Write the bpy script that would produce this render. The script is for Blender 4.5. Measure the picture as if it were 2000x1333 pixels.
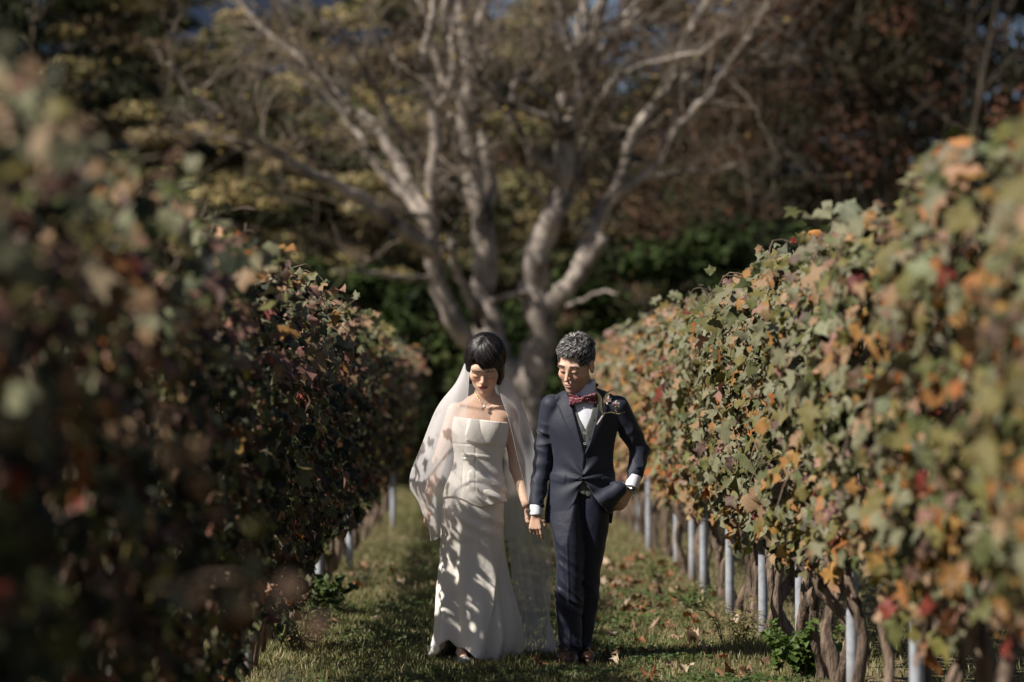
import bpy, math, random
import numpy as np
from mathutils import Vector, Matrix

random.seed(7)
RNG = np.random.default_rng(11)
SC = bpy.context.scene
COL = SC.collection
for o in list(bpy.data.objects):
    bpy.data.objects.remove(o)

# ------------------------------------------------------------------ camera, world, sun, exposure
F = 5833.0          # focal length in photograph pixels (105 mm on a 2000 px wide frame)
CAMH = 1.38
VPX, VPY = 940.0, 790.0
YC = 16.0           # distance of the couple

cam_d = bpy.data.cameras.new("camera")
cam = bpy.data.objects.new("camera", cam_d)
COL.objects.link(cam)
cam.location = (0, 0, CAMH)
cam.rotation_euler = (math.radians(90) + math.atan((VPY - 666.5) / F), 0, -math.atan((1000 - VPX) / F))
cam_d.sensor_width = 36
cam_d.lens = F / 2000 * 36
cam_d.clip_start = 0.1
cam_d.clip_end = 6000
cam_d.dof.use_dof = True
cam_d.dof.focus_distance = 15.9
cam_d.dof.aperture_fstop = 1.7
SC.camera = cam

SUNV = Vector((-1.0, -0.52, 1.08)).normalized()      # from the scene towards the sun
SUN_EL = math.asin(SUNV.z)
SUN_AZ = math.atan2(SUNV.x, SUNV.y)
world = bpy.data.worlds.new("World")
SC.world = world
world.use_nodes = True
wn = world.node_tree.nodes
wn.clear()
wo = wn.new("ShaderNodeOutputWorld"); wb = wn.new("ShaderNodeBackground"); ws = wn.new("ShaderNodeTexSky")
ws.sky_type = 'NISHITA'; ws.sun_disc = False
ws.sun_elevation = SUN_EL; ws.sun_rotation = SUN_AZ
ws.air_density = 0.6; ws.dust_density = 1.2; ws.ozone_density = 0.3
wb.inputs[1].default_value = 0.05
world.node_tree.links.new(ws.outputs[0], wb.inputs[0])
world.node_tree.links.new(wb.outputs[0], wo.inputs[0])

sd = bpy.data.lights.new("sun", 'SUN'); sun = bpy.data.objects.new("sun", sd); COL.objects.link(sun)
sd.energy = 5.0; sd.angle = math.radians(0.55); sd.color = (1.0, 0.93, 0.83)
sun.rotation_euler = SUNV.to_track_quat('Z', 'Y').to_euler()
SC.view_settings.view_transform = 'Standard'
SC.view_settings.look = 'None'
SC.view_settings.exposure = 0.5
SC.view_settings.gamma = 1.0
SC.view_settings.use_curve_mapping = False
SC.render.engine = 'CYCLES'
cy = SC.cycles
cy.use_denoising = True
cy.max_bounces = 7; cy.diffuse_bounces = 3; cy.glossy_bounces = 3; cy.transmission_bounces = 3
cy.transparent_max_bounces = 24
cy.sample_clamp_indirect = 4.0
cy.caustics_reflective = False; cy.caustics_refractive = False

def W(px, py, Y=YC):
    return np.array([(px - VPX) * Y / F, Y, CAMH - (py - VPY) * Y / F])
def XP(px, Y=YC): return (px - VPX) * Y / F
def ZP(py, Y=YC): return CAMH - (py - VPY) * Y / F

# ------------------------------------------------------------------ helpers: objects
def tag(o, label=None, cat=None, group=None, kind=None):
    if label: o["label"] = label
    if cat: o["category"] = cat
    if group: o["group"] = group
    if kind: o["kind"] = kind
    return o

def link(name, data, parent=None):
    o = bpy.data.objects.new(name, data)
    COL.objects.link(o)
    if parent is not None: o.parent = parent
    return o

def make_mesh(name, V, Fc, mat, tint=None, smooth=True):
    """V (n,3); Fc array (m,k) of equal-sized faces, or a list of such arrays"""
    me = bpy.data.meshes.new(name)
    V = np.asarray(V, dtype=np.float32)
    if not isinstance(Fc, (list, tuple)): Fc = [Fc]
    Fc = [np.asarray(f, dtype=np.int32) for f in Fc if len(f)]
    nl = sum(f.size for f in Fc); nf = sum(len(f) for f in Fc)
    me.vertices.add(len(V)); me.vertices.foreach_set("co", V.ravel())
    me.loops.add(nl); me.polygons.add(nf)
    me.loops.foreach_set("vertex_index", np.concatenate([f.ravel() for f in Fc]))
    starts = []; s = 0
    for f in Fc:
        starts.append(s + np.arange(len(f)) * f.shape[1]); s += f.size
    me.polygons.foreach_set("loop_start", np.concatenate(starts).astype(np.int32))
    if smooth: me.polygons.foreach_set("use_smooth", np.ones(nf, dtype=bool))
    if tint is not None:
        a = me.color_attributes.new("tint", 'FLOAT_COLOR', 'POINT')
        t = np.ones((len(V), 4), dtype=np.float32); t[:, :3] = tint
        a.data.foreach_set("color", t.ravel())
    me.update(calc_edges=True)
    if mat: me.materials.append(mat)
    return me

class MB:
    """collects pieces into one mesh"""
    def __init__(s): s.V = []; s.F = {}; s.T = []; s.n = 0
    def add(s, V, Fc, tint=(1, 1, 1)):
        V = np.asarray(V, float); Fc = np.asarray(Fc)
        s.V.append(V); s.F.setdefault(Fc.shape[1], []).append(Fc + s.n); s.n += len(V)
        t = np.empty((len(V), 3)); t[:] = tint; s.T.append(t)
    def mesh(s, name, mat, smooth=True):
        return make_mesh(name, np.concatenate(s.V), [np.concatenate(v) for v in s.F.values()], mat, np.concatenate(s.T), smooth)
    def build(s, name, mat, parent=None, smooth=True):
        return link(name, s.mesh(name, mat, smooth), parent)

def tube(pts, rad, n=8, caps=True, seed=None, gnarl=0.0):
    pts = np.asarray(pts, float); m = len(pts); rad = np.broadcast_to(np.asarray(rad, float), (m,))
    T = np.gradient(pts, axis=0); T /= np.linalg.norm(T, axis=1)[:, None] + 1e-9
    ref = np.array([0.0, 1.0, 0.0]) if abs(T[0][1]) < 0.8 else np.array([1.0, 0, 0])
    A = np.cross(T, ref); A /= np.linalg.norm(A, axis=1)[:, None] + 1e-9
    B = np.cross(T, A)
    an = np.arange(n) / n * 2 * math.pi
    rr = np.ones((m, n)) * rad[:, None]
    if gnarl:
        r = np.random.default_rng(seed or 0)
        for k in range(3):
            rr *= 1 + gnarl * np.sin(an[None, :] * (k + 1) + r.uniform(0, 6) + np.arange(m)[:, None] * r.uniform(.2, .9))
    V = pts[:, None, :] + rr[..., None] * (np.cos(an)[None, :, None] * A[:, None, :] + np.sin(an)[None, :, None] * B[:, None, :])
    V = V.reshape(-1, 3)
    i = np.arange(m - 1)[:, None] * n; j = np.arange(n)[None, :]; k = (j + 1) % n
    Q = np.stack([i + j, i + k, i + n + k, i + n + j], -1).reshape(-1, 4)
    if caps:
        V = np.concatenate([V, pts[:1], pts[-1:]]); c0, c1 = m * n, m * n + 1
        j = np.arange(n); k = (j + 1) % n
        z = np.stack([k, j, np.full(n, c0), np.full(n, c0)], -1); z2 = np.stack([(m - 1) * n + j, (m - 1) * n + k, np.full(n, c1), np.full(n, c1)], -1)
        return V, Q, np.concatenate([z[:, :3], z2[:, :3]])
    return V, Q, None
def add_tube(mb, pts, rad, n=8, tint=(1, 1, 1), caps=True, **k):
    V, Q, T = tube(pts, rad, n, caps, **k)
    mb.add(V, Q, tint)
    if T is not None:
        mb.F.setdefault(3, []).append(T + mb.n - len(V))

def spline(pts, n):
    """Catmull-Rom through pts (k,d) -> (n,d)"""
    P = np.asarray(pts, float)
    if len(P) < 3:
        t = np.linspace(0, 1, n)[:, None]; return P[0] * (1 - t) + P[-1] * t
    d = np.r_[0, np.cumsum(np.linalg.norm(np.diff(P[:, :3], axis=0), axis=1) + 1e-6)]
    t = np.linspace(0, d[-1], n)
    E = np.vstack([2 * P[0] - P[1], P, 2 * P[-1] - P[-2]])
    i = np.clip(np.searchsorted(d, t, side='right') - 1, 0, len(P) - 2)
    u = ((t - d[i]) / (d[i + 1] - d[i]))[:, None]
    p0, p1, p2, p3 = E[i], E[i + 1], E[i + 2], E[i + 3]
    return .5 * ((2 * p1) + (-p0 + p2) * u + (2 * p0 - 5 * p1 + 4 * p2 - p3) * u ** 2 + (-p0 + 3 * p1 - 3 * p2 + p3) * u ** 3)

# ------------------------------------------------------------------ helpers: materials
def mat_new(name):
    m = bpy.data.materials.new(name); m.use_nodes = True
    nt = m.node_tree; nt.nodes.clear()
    out = nt.nodes.new("ShaderNodeOutputMaterial")
    return m, nt, out
def N(nt, t, **kw):
    n = nt.nodes.new(t)
    for k, v in kw.items():
        if k in n.inputs: n.inputs[k].default_value = v
        else: setattr(n, k, v)
    return n
def principled(nt, out, rough=.6, spec=.4, **kw):
    b = N(nt, "ShaderNodeBsdfPrincipled"); b.inputs['Roughness'].default_value = rough
    b.inputs['Specular IOR Level'].default_value = spec
    for k, v in kw.items(): b.inputs[k].default_value = v
    nt.links.new(b.outputs[0], out.inputs[0]); return b
def noise_mul(nt, src, scale, lo, hi, coord='Object', detail=4):
    tc = N(nt, "ShaderNodeTexCoord"); nz = N(nt, "ShaderNodeTexNoise"); nz.inputs['Scale'].default_value = scale; nz.inputs['Detail'].default_value = detail
    nt.links.new(tc.outputs[coord], nz.inputs['Vector'])
    mr = N(nt, "ShaderNodeMapRange"); mr.inputs[1].default_value = .3; mr.inputs[2].default_value = .7; mr.inputs[3].default_value = lo; mr.inputs[4].default_value = hi
    nt.links.new(nz.outputs[0], mr.inputs[0])
    mx = N(nt, "ShaderNodeVectorMath", operation='SCALE')
    nt.links.new(src, mx.inputs[0]); nt.links.new(mr.outputs[0], mx.inputs['Scale'])
    return mx.outputs[0], nz
def add_bump(nt, b, hsock, strength, dist):
    bp = N(nt, "ShaderNodeBump"); bp.inputs['Strength'].default_value = strength; bp.inputs['Distance'].default_value = dist
    nt.links.new(hsock, bp.inputs['Height']); nt.links.new(bp.outputs[0], b.inputs['Normal']); return bp

def mat_leaf(name, rough=.5, spec=.45, trans=.22, nscale=35, lo=.75, hi=1.2):
    m, nt, out = mat_new(name)
    at = N(nt, "ShaderNodeAttribute", attribute_name="tint")
    c, nz = noise_mul(nt, at.outputs[0], nscale, lo, hi)
    b = principled(nt, out, rough, spec)
    nt.links.new(c, b.inputs['Base Color'])
    tr = N(nt, "ShaderNodeBsdfTranslucent"); hs = N(nt, "ShaderNodeHueSaturation"); hs.inputs['Saturation'].default_value = 1.25; hs.inputs['Value'].default_value = 1.3
    nt.links.new(c, hs.inputs['Color']); nt.links.new(hs.outputs[0], tr.inputs[0])
    mx = N(nt, "ShaderNodeMixShader"); mx.inputs[0].default_value = trans
    nt.links.new(b.outputs[0], mx.inputs[1]); nt.links.new(tr.outputs[0], mx.inputs[2]); nt.links.new(mx.outputs[0], out.inputs[0])
    return m
def mat_tinted(name, rough=.7, spec=.3, nscale=20, lo=.7, hi=1.25, bump=.3, bdist=.01, coat=0, sss=0, bscale=None, **kw):
    m, nt, out = mat_new(name)
    at = N(nt, "ShaderNodeAttribute", attribute_name="tint")
    c, nz = noise_mul(nt, at.outputs[0], nscale, lo, hi)
    b = principled(nt, out, rough, spec, **kw)
    nt.links.new(c, b.inputs['Base Color'])
    if bump:
        tc = N(nt, "ShaderNodeTexCoord"); n2 = N(nt, "ShaderNodeTexNoise"); n2.inputs['Scale'].default_value = bscale or nscale * 2; n2.inputs['Detail'].default_value = 5
        nt.links.new(tc.outputs['Object'], n2.inputs['Vector'])
        add_bump(nt, b, n2.outputs[0], bump, bdist)
    if sss:
        b.inputs['Subsurface Weight'].default_value = sss; b.inputs['Subsurface Radius'].default_value = (.012, .005, .003); b.inputs['Subsurface Scale'].default_value = 1.0
    return m
def mat_bark(name, c1, c2, scale=6, stretch=.25):
    m, nt, out = mat_new(name)
    tc = N(nt, "ShaderNodeTexCoord"); mp = N(nt, "ShaderNodeMapping"); mp.inputs['Scale'].default_value = (1, 1, stretch)
    nt.links.new(tc.outputs['Object'], mp.inputs[0])
    nz = N(nt, "ShaderNodeTexNoise"); nz.inputs['Scale'].default_value = scale; nz.inputs['Detail'].default_value = 8; nz.inputs['Roughness'].default_value = .65
    nt.links.new(mp.outputs[0], nz.inputs[0])
    cr = N(nt, "ShaderNodeValToRGB"); cr.color_ramp.elements[0].position = .36; cr.color_ramp.elements[1].position = .62
    cr.color_ramp.elements[0].color = (*c1, 1); cr.color_ramp.elements[1].color = (*c2, 1)
    nt.links.new(nz.outputs[0], cr.inputs[0])
    b = principled(nt, out, .85, .2); nt.links.new(cr.outputs[0], b.inputs['Base Color'])
    n2 = N(nt, "ShaderNodeTexNoise"); n2.inputs['Scale'].default_value = scale * 5; n2.inputs['Detail'].default_value = 6; nt.links.new(mp.outputs[0], n2.inputs[0])
    add_bump(nt, b, n2.outputs[0], .8, .02)
    return m

M_LEAF = mat_leaf("vine_leaf", .6, .22, .08)
M_FLEAF = mat_leaf("forest_leaf", .7, .12, .10, nscale=3, lo=.7, hi=1.2)
M_GRASS = mat_leaf("grass_blade", .55, .35, .25, nscale=2.5, lo=.7, hi=1.25)
M_DRY = mat_leaf("dry_leaf", .7, .25, .12, nscale=40)
M_BARK = mat_bark("tree_bark", (.05, .042, .036), (.40, .345, .30), 3.0, .6)
M_VBARK = mat_bark("vine_bark", (.028, .02, .015), (.25, .185, .14), 26, .14)
M_TWIG = mat_bark("twig_bark", (.08, .06, .045), (.2, .15, .115), 12)
M_DBARK = mat_bark("dark_bark", (.03, .024, .018), (.09, .072, .055), 4, .3)

def mat_post():
    m, nt, out = mat_new("galvanised_post")
    tc = N(nt, "ShaderNodeTexCoord"); nz = N(nt, "ShaderNodeTexNoise"); nz.inputs['Scale'].default_value = 18; nz.inputs['Detail'].default_value = 6
    nt.links.new(tc.outputs['Object'], nz.inputs[0])
    cr = N(nt, "ShaderNodeValToRGB"); cr.color_ramp.elements[0].position = .3; cr.color_ramp.elements[1].position = .65
    cr.color_ramp.elements[0].color = (.24, .26, .29, 1); cr.color_ramp.elements[1].color = (.42, .45, .5, 1)
    nt.links.new(nz.outputs[0], cr.inputs[0])
    # soil stains near the foot, an irregular edge
    sx = N(nt, "ShaderNodeSeparateXYZ"); nt.links.new(tc.outputs['Object'], sx.inputs[0])
    ad = N(nt, "ShaderNodeMath", operation='MULTIPLY_ADD'); ad.inputs[1].default_value = -.25; nt.links.new(nz.outputs[0], ad.inputs[0]); nt.links.new(sx.outputs[2], ad.inputs[2])
    mr = N(nt, "ShaderNodeMapRange"); mr.inputs[1].default_value = -.12; mr.inputs[2].default_value = .06; nt.links.new(ad.outputs[0], mr.inputs[0])
    mx = N(nt, "ShaderNodeMix", data_type='RGBA'); mx.inputs[6].default_value = (.16, .13, .09, 1)
    nt.links.new(mr.outputs[0], mx.inputs[0]); nt.links.new(cr.outputs[0], mx.inputs[7])
    b = principled(nt, out, .5, .4, Metallic=.15); nt.links.new(mx.outputs[2], b.inputs['Base Color'])
    add_bump(nt, b, nz.outputs[0], .2, .004)
    return m
M_POST = mat_post()

def mat_ground():
    m, nt, out = mat_new("soil_and_turf")
    tc = N(nt, "ShaderNodeTexCoord")
    n1 = N(nt, "ShaderNodeTexNoise"); n1.inputs['Scale'].default_value = 1.3; n1.inputs['Detail'].default_value = 10; nt.links.new(tc.outputs['Object'], n1.inputs[0])
    n2 = N(nt, "ShaderNodeTexNoise"); n2.inputs['Scale'].default_value = 40; n2.inputs['Detail'].default_value = 6; nt.links.new(tc.outputs['Object'], n2.inputs[0])
    cr = N(nt, "ShaderNodeValToRGB"); e = cr.color_ramp.elements
    e[0].position = .35; e[0].color = (.12, .11, .045, 1); e[1].position = .65; e[1].color = (.2, .155, .095, 1)
    nt.links.new(n1.outputs[0], cr.inputs[0])
    vm = N(nt, "ShaderNodeVectorMath", operation='SCALE'); mr = N(nt, "ShaderNodeMapRange"); mr.inputs[1].default_value = .3; mr.inputs[2].default_value = .7; mr.inputs[3].default_value = .5; mr.inputs[4].default_value = 1.4
    nt.links.new(n2.outputs[0], mr.inputs[0]); nt.links.new(cr.outputs[0], vm.inputs[0]); nt.links.new(mr.outputs[0], vm.inputs['Scale'])
    b = principled(nt, out, .95, .1); nt.links.new(vm.outputs[0], b.inputs['Base Color'])
    add_bump(nt, b, n2.outputs[0], .8, .03)
    return m
M_GROUND = mat_ground()

def mat_hill(name, c1, c2, scale):
    m, nt, out = mat_new(name)
    tc = N(nt, "ShaderNodeTexCoord"); n1 = N(nt, "ShaderNodeTexNoise"); n1.inputs['Scale'].default_value = scale; n1.inputs['Detail'].default_value = 10
    nt.links.new(tc.outputs['Object'], n1.inputs[0])
    cr = N(nt, "ShaderNodeValToRGB"); e = cr.color_ramp.elements; e[0].position = .4; e[0].color = (*c1, 1); e[1].position = .6; e[1].color = (*c2, 1)
    nt.links.new(n1.outputs[0], cr.inputs[0]); b = principled(nt, out, 1, .05); nt.links.new(cr.outputs[0], b.inputs['Base Color'])
    return m
M_HILL = mat_hill("wooded_slope", (.008, .009, .005), (.022, .02, .012), .8)
M_MOUNT = mat_hill("far_mountain", (.010, .018, .036), (.018, .028, .05), .02)  # blue of distance haze mixed into the base colour

# ------------------------------------------------------------------ ground, slope, mountain
def gz(x, y):
    """ground height: very gentle bumps"""
    return .012 * np.sin(x * 2.1 + y * .9) + .01 * np.sin(x * 5.3 - y * 2.3 + 1)
def grid(xs, ys, zf):
    X, Y = np.meshgrid(xs, ys); Z = zf(X, Y)
    V = np.stack([X, Y, Z], -1).reshape(-1, 3); nx = len(xs)
    i = np.arange(len(ys) - 1)[:, None] * nx; j = np.arange(nx - 1)[None, :]
    return V, np.stack([i + j, i + j + 1, i + nx + j + 1, i + nx + j], -1).reshape(-1, 4)
ys = np.r_[np.arange(-3, 50, .12), np.linspace(50, 5000, 60)]
xs = np.r_[np.linspace(-4000, -8, 40), np.arange(-7.9, 8, .12), np.linspace(8, 4000, 40)]
V, Q = grid(xs, ys, lambda X, Y: gz(X, Y) * (np.abs(X) < 8) * (Y < 50) - .004)
tag(link("ground", make_mesh("ground", V, Q, M_GROUND)), kind="structure")
def slope(X, Y):
    r = np.clip((Y - 62) / 60, 0, 1); r = r * r * (3 - 2 * r)
    return -1 + r * (7.5 + 1.2 * np.sin(X * .13 + 1) + .8 * np.sin(X * .31)) - .015 * np.clip(Y - 122, 0, 999)
V, Q = grid(np.linspace(-120, 120, 90), np.linspace(58, 190, 60), slope)
tag(link("hill", make_mesh("hill", V, Q, M_HILL)), kind="structure")
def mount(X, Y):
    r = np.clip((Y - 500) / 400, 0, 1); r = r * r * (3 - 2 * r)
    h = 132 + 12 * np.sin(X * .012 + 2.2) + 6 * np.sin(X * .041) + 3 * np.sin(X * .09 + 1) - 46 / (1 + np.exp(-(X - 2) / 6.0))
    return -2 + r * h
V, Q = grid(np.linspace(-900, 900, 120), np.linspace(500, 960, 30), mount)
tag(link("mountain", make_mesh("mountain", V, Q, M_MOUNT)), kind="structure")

# ------------------------------------------------------------------ leaves
def grape_leaf(r):
    """one five-lobed leaf outline, tip along -Y, about 1 unit wide, cupped and curled"""
    out = []
    lob = [(-90, 1.0), (-62, .62), (-35, .88), (-8, .55), (22, .78), (48, .6), (70, .55), (84, .22)]
    half = [(a, q * r.uniform(.88, 1.12)) for a, q in lob]
    right = [(a, q) for a, q in half]
    left = [(180 - a, q * r.uniform(.92, 1.08)) for a, q in reversed(half[1:])]
    for a, q in right + left:
        out.append((q * math.cos(math.radians(a)) * .56, q * math.sin(math.radians(a)) * .6 - .05))
    P = np.array(out); V = np.zeros((len(P) + 1, 3)); V[1:, :2] = P
    c1, c2, ph = r.uniform(-.6, 1.1), r.uniform(-1.0, .5), r.uniform(0, 6)
    rr = np.hypot(V[:, 0], V[:, 1])
    V[:, 2] = c1 * V[:, 0] ** 2 * 1.6 + c2 * V[:, 1] ** 2 * 1.2 + .09 * np.sin(np.arctan2(V[:, 1], V[:, 0]) * 4 + ph) * rr * 2
    V[1:, 2] += r.normal(0, .05, len(P)); V[1:, :2] *= r.uniform(.88, 1.08, (len(P), 1))
    n = len(P); j = np.arange(n)
    return V, np.stack([np.zeros(n, int), 1 + j, 1 + (j + 1) % n], -1)
LR = np.random.default_rng(5)
LEAVES = [grape_leaf(LR) for _ in range(16)]

def frames(nrm, tip):
    nrm = nrm / (np.linalg.norm(nrm, axis=1)[:, None] + 1e-9)
    y = -tip; y = y - (y * nrm).sum(1)[:, None] * nrm; y /= np.linalg.norm(y, axis=1)[:, None] + 1e-9
    x = np.cross(y, nrm)
    return np.stack([x, y, nrm], -1)          # columns
def leaf_mass(pos, R, size, tint, protos=LEAVES, rng=RNG):
    """numpy instancing of leaf prototypes to one mesh's arrays"""
    k = rng.integers(0, len(protos), len(pos)); Vs, Fs, Ts, n = [], [], [], 0
    for i, (V, Fc) in enumerate(protos):
        s = np.where(k == i)[0]
        if not len(s): continue
        P = np.einsum('nij,vj->nvi', R[s], V) * size[s][:, None, None] + pos[s][:, None, :]
        Fi = Fc[None] + (np.arange(len(s)) * len(V))[:, None, None] + n
        Vs.append(P.reshape(-1, 3)); Fs.append(Fi.reshape(-1, Fc.shape[1])); n += len(s) * len(V)
        Ts.append(np.repeat(tint[s], len(V), 0))
    return np.concatenate(Vs), np.concatenate(Fs), np.concatenate(Ts)

PAL = {  # base colours of vine leaves; deep has shade mixed in
    'sage': (.15, .148, .088), 'green': (.075, .082, .03), 'olive': (.125, .108, .035), 'tan': (.23, .15, .085),
    'ochre': (.24, .125, .04), 'orange': (.24, .085, .024), 'red': (.15, .03, .022), 'pink': (.23, .13, .10), 'mauve': (.10, .062, .052), 'pale': (.20, .19, .125),
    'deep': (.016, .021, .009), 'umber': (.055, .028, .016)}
PN = list(PAL); PC = np.array([PAL[k] for k in PN])
def pick_tint(n, w, rng, var=.16):
    p = np.array([w.get(k, 0) for k in PN], float); p /= p.sum()
    i = rng.choice(len(PN), n, p=p)
    return np.clip(PC[i] * (1 + rng.normal(0, var, (n, 1))) * (1 + rng.normal(0, .06, (n, 3))), .01, .6), i
W_RIGHT = dict(sage=.40, green=.20, olive=.17, tan=.13, ochre=.07, orange=.02, red=.008, pink=.03, mauve=.03, pale=.05)
W_RNEAR = dict(sage=.26, green=.20, olive=.18, tan=.12, ochre=.10, orange=.05, red=.012, pink=.03, umber=.08)
W_RFAR = dict(sage=.22, green=.08, olive=.15, tan=.24, ochre=.17, orange=.06, red=.01, pink=.06, pale=.05)
W_LEFT_SHADE = dict(sage=.03, green=.20, olive=.02, tan=.03, ochre=.01, orange=.015, red=.01, pink=.02, mauve=.03, pale=.01, deep=.55, umber=.18)  # shade of the row's inner face put into darker leaf colours
W_LTOP_LIT = dict(sage=.27, green=.15, olive=.10, tan=.20, ochre=.02, orange=.015, red=.012, pink=.13, mauve=.06, pale=.05, deep=.12, umber=.09)  # lighter leaf colours paint the sunlit band along the top

# shared meshes for the single leaf parts: shape x colour
LEAF_MESH = {}
def leaf_mesh(shape, colour):
    key = (shape, colour)
    if key not in LEAF_MESH:
        V, Fc = LEAVES[shape]
        LEAF_MESH[key] = make_mesh("leaf", V, Fc, M_LEAF, np.array(PAL[PN[colour]]))
    return LEAF_MESH[key]
def wav(P, seed, f, n=6):
    r = np.random.default_rng(seed); s = 0
    for _ in range(n):
        d = r.normal(size=3); d /= np.linalg.norm(d)
        s = s + np.sin((P @ d) * f * r.uniform(.6, 1.5) + r.uniform(0, 6.28))
    return s / n

ROWS = {'left': dict(xc=-1.22, inn=1, zb=.50, zt=2.02, th=.27), 'right': dict(xc=1.68, inn=-1, zb=.70, zt=2.03, th=.30)}
def vine(side, y0, idx, label, parts_n, dens=1.0):
    c = ROWS[side]; rng = np.random.default_rng(1000 * (side == 'right') + idx * 7 + 3)
    xc, inn = c['xc'], c['inn']
    y0 = y0 + rng.uniform(-.12, .12); root = link("grapevine", None); root.location = (xc, y0, 0)
    tag(root, label, "grapevine", "grapevines in the %s row" % side)
    # trunks: twisted stems rising into the foliage
    fork = rng.random() < .75
    mb = MB()
    for s in range(2 if fork else 1):
        dy = rng.uniform(-.05, .05) + (s * rng.uniform(.12, .28) if fork else 0) * rng.choice([-1, 1]); top = rng.uniform(.75, 1.0)
        x0 = rng.uniform(-.04, .04); y1 = dy + rng.uniform(-.18, .18)
        K = [(x0 * .4, dy * .25, -.05), (x0, dy * .35, .08)]
        for q in (.3, .55, .8, 1.0):
            K.append((x0 + rng.normal(0, .045), dy * (.4 + q * .6) + (y1 - dy) * q + rng.normal(0, .045), top * q + .05))
        P = spline(K, 18); rad = np.interp(np.linspace(0, 1, 18), [0, .08, .5, 1], [.036, .026, .022, .016]) * rng.uniform(.7, 1.25)
        rad = rad * rng.uniform(.85, 1.2, 18) * (1 + .14 * np.sin(np.arange(18) * rng.uniform(1, 2) + rng.uniform(0, 6)))
        add_tube(mb, P, rad, 8, seed=int(idx * 10 + s), gnarl=.14)
    mb.build("trunk", M_VBARK, root)
    mb = MB()
    for s in range(7):                      # canes up through the leaves
        a = rng.uniform(-.38, .38); b = a + rng.normal(0, .12)
        K = [(rng.normal(0, .03), a * .3, rng.uniform(.6, .9)), (rng.normal(0, .08), a, 1.3), (rng.normal(0, .12), b, 1.8), (rng.normal(0, .14), b + rng.normal(0, .08), c['zt'] + rng.uniform(-.05, .16))]
        add_tube(mb, spline(K, 9), np.linspace(.007, .003, 9), 4)
    for s in range(3):                      # stray shoots leaning into the path
        a = rng.uniform(-.4, .4); z = rng.uniform(1.0, 2.1)
        K = [(inn * .15, a, z), (inn * (c['th'] + .02), a + rng.normal(0, .06), z + .05), (inn * (c['th'] + rng.uniform(.05, .14)), a + rng.normal(0, .15), z - rng.uniform(-.05, .2))]
        add_tube(mb, spline(K, 7), np.linspace(.005, .002, 7), 4)
    mb.build("cane", M_TWIG, root)
    # leaves
    n = int((600 if side == 'left' else 620) * dens)
    u = rng.uniform(-.46, .46, n); yy = y0 + u
    low = .09 * np.sin(yy * 1.7 + (2 if inn > 0 else 0)) + .07 * np.sin(yy * 4.1 + 1) + rng.normal(0, .05, n)
    topz = c['zt'] + (.13 * np.clip((12 - yy) / 3, 0, 1) if inn < 0 else -.13 * np.exp(-((yy - 14) / 4.0) ** 2) - .17 * np.clip((10 - yy) / 2, 0, 1)) + .07 * np.sin(yy * 2.3 + inn) + .05 * np.sin(yy * 6.1) - np.where(inn > 0, -.05, .12) * np.clip((yy - 24) / 14, 0, 1)
    t = rng.random(n) ** .92
    z = (c['zb'] + low - (.20 * np.clip((21 - yy) / 4, 0, 1) if inn > 0 else 0)) * (1 - t) + topz * t
    prof = np.interp(t, [0, .12, .5, .85, 1], [.5, .8, 1.0, .92, .68])
    face = rng.random(n)
    sgn = np.where(face < .56, inn, np.where(face < .84, -inn, 0))
    bul = 1 + .22 * np.sin(yy * 3.1 + z * 2.3) + .15 * np.sin(yy * 7.7 - z * 5)
    x = np.where(sgn != 0, sgn * c['th'] * prof * bul * rng.uniform(.72, 1.08, n), rng.uniform(-1, 1, n) * c['th'] * .7 * prof)
    if inn > 0:
        lift = np.where(sgn < 0, .85, np.where(sgn == 0, .62, 0)) ; z = np.where(z < lift, lift + (c['zt'] - lift) * rng.random(n), z)
    # stray clusters and upright shoots
    ns = int(26 * dens); su = rng.uniform(-.45, .45, ns)
    sx = inn * (c['th'] + rng.uniform(.0, .16, ns)); szz = rng.uniform(c['zb'] + .1, c['zt'], ns)
    nt_ = int((60 if inn > 0 else 26) * dens); tu = np.repeat(rng.uniform(-.45, .45, 6), nt_ // 6 + 1)[:nt_] + rng.normal(0, .03, nt_)
    tz = c['zt'] + (rng.uniform(-.22, .03, nt_) if inn > 0 else rng.uniform(-.05, .15, nt_)); tx = rng.normal(.1 * (inn > 0), .15, nt_)
    X = np.r_[x, sx, tx]; U = np.r_[u, su, tu]; Z = np.r_[z, szz, tz]; m = len(X)
    sg = np.r_[sgn, np.full(ns, inn), np.zeros(nt_)]
    up = np.clip((Z - c['zt'] + (.6 if inn > 0 else .35)) / (.6 if inn > 0 else .4), 0, 1)
    nrm = np.stack([sg * (1.0 - .8 * up) + rng.normal(0, .42, m), -.25 - .5 * up + rng.normal(0, .42, m), .35 + .7 * up + rng.normal(0, .35, m)], -1)
    tip = np.stack([sg * .35 + rng.normal(0, .45, m), rng.normal(0, .5, m), -1 + .5 * up + rng.normal(0, .25, m)], -1)
    R = frames(nrm, tip); size = np.clip(rng.lognormal(-2.42, .3, m), .045, .16) * np.where(rng.random(m) < .25, .65, 1)
    pos = np.stack([X, U, Z], -1)
    w = (W_RFAR if y0 > 22 else W_RIGHT if y0 > 11.5 else W_RNEAR) if side == 'right' else W_LEFT_SHADE
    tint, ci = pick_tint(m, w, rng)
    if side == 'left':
        t2, c2 = pick_tint(m, W_LTOP_LIT, rng); s = Z > 1.38 + .15 * np.sin(Z * 9 + U * 7); tint[s] = t2[s] * .98; ci[s] = c2[s]
    else:
        t2, c2 = pick_tint(m, dict(tan=.32, ochre=.26, orange=.06, olive=.18, sage=.18), rng); s = (Z < .95) & (rng.random(m) < (.75 if y0 > 19 else .3)); tint[s] = t2[s]; ci[s] = c2[s]
    # leaves facing the path become single parts
    cand = np.where((sg == inn) | (Z > c['zt'] - .1))[0]; rng.shuffle(cand)
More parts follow.
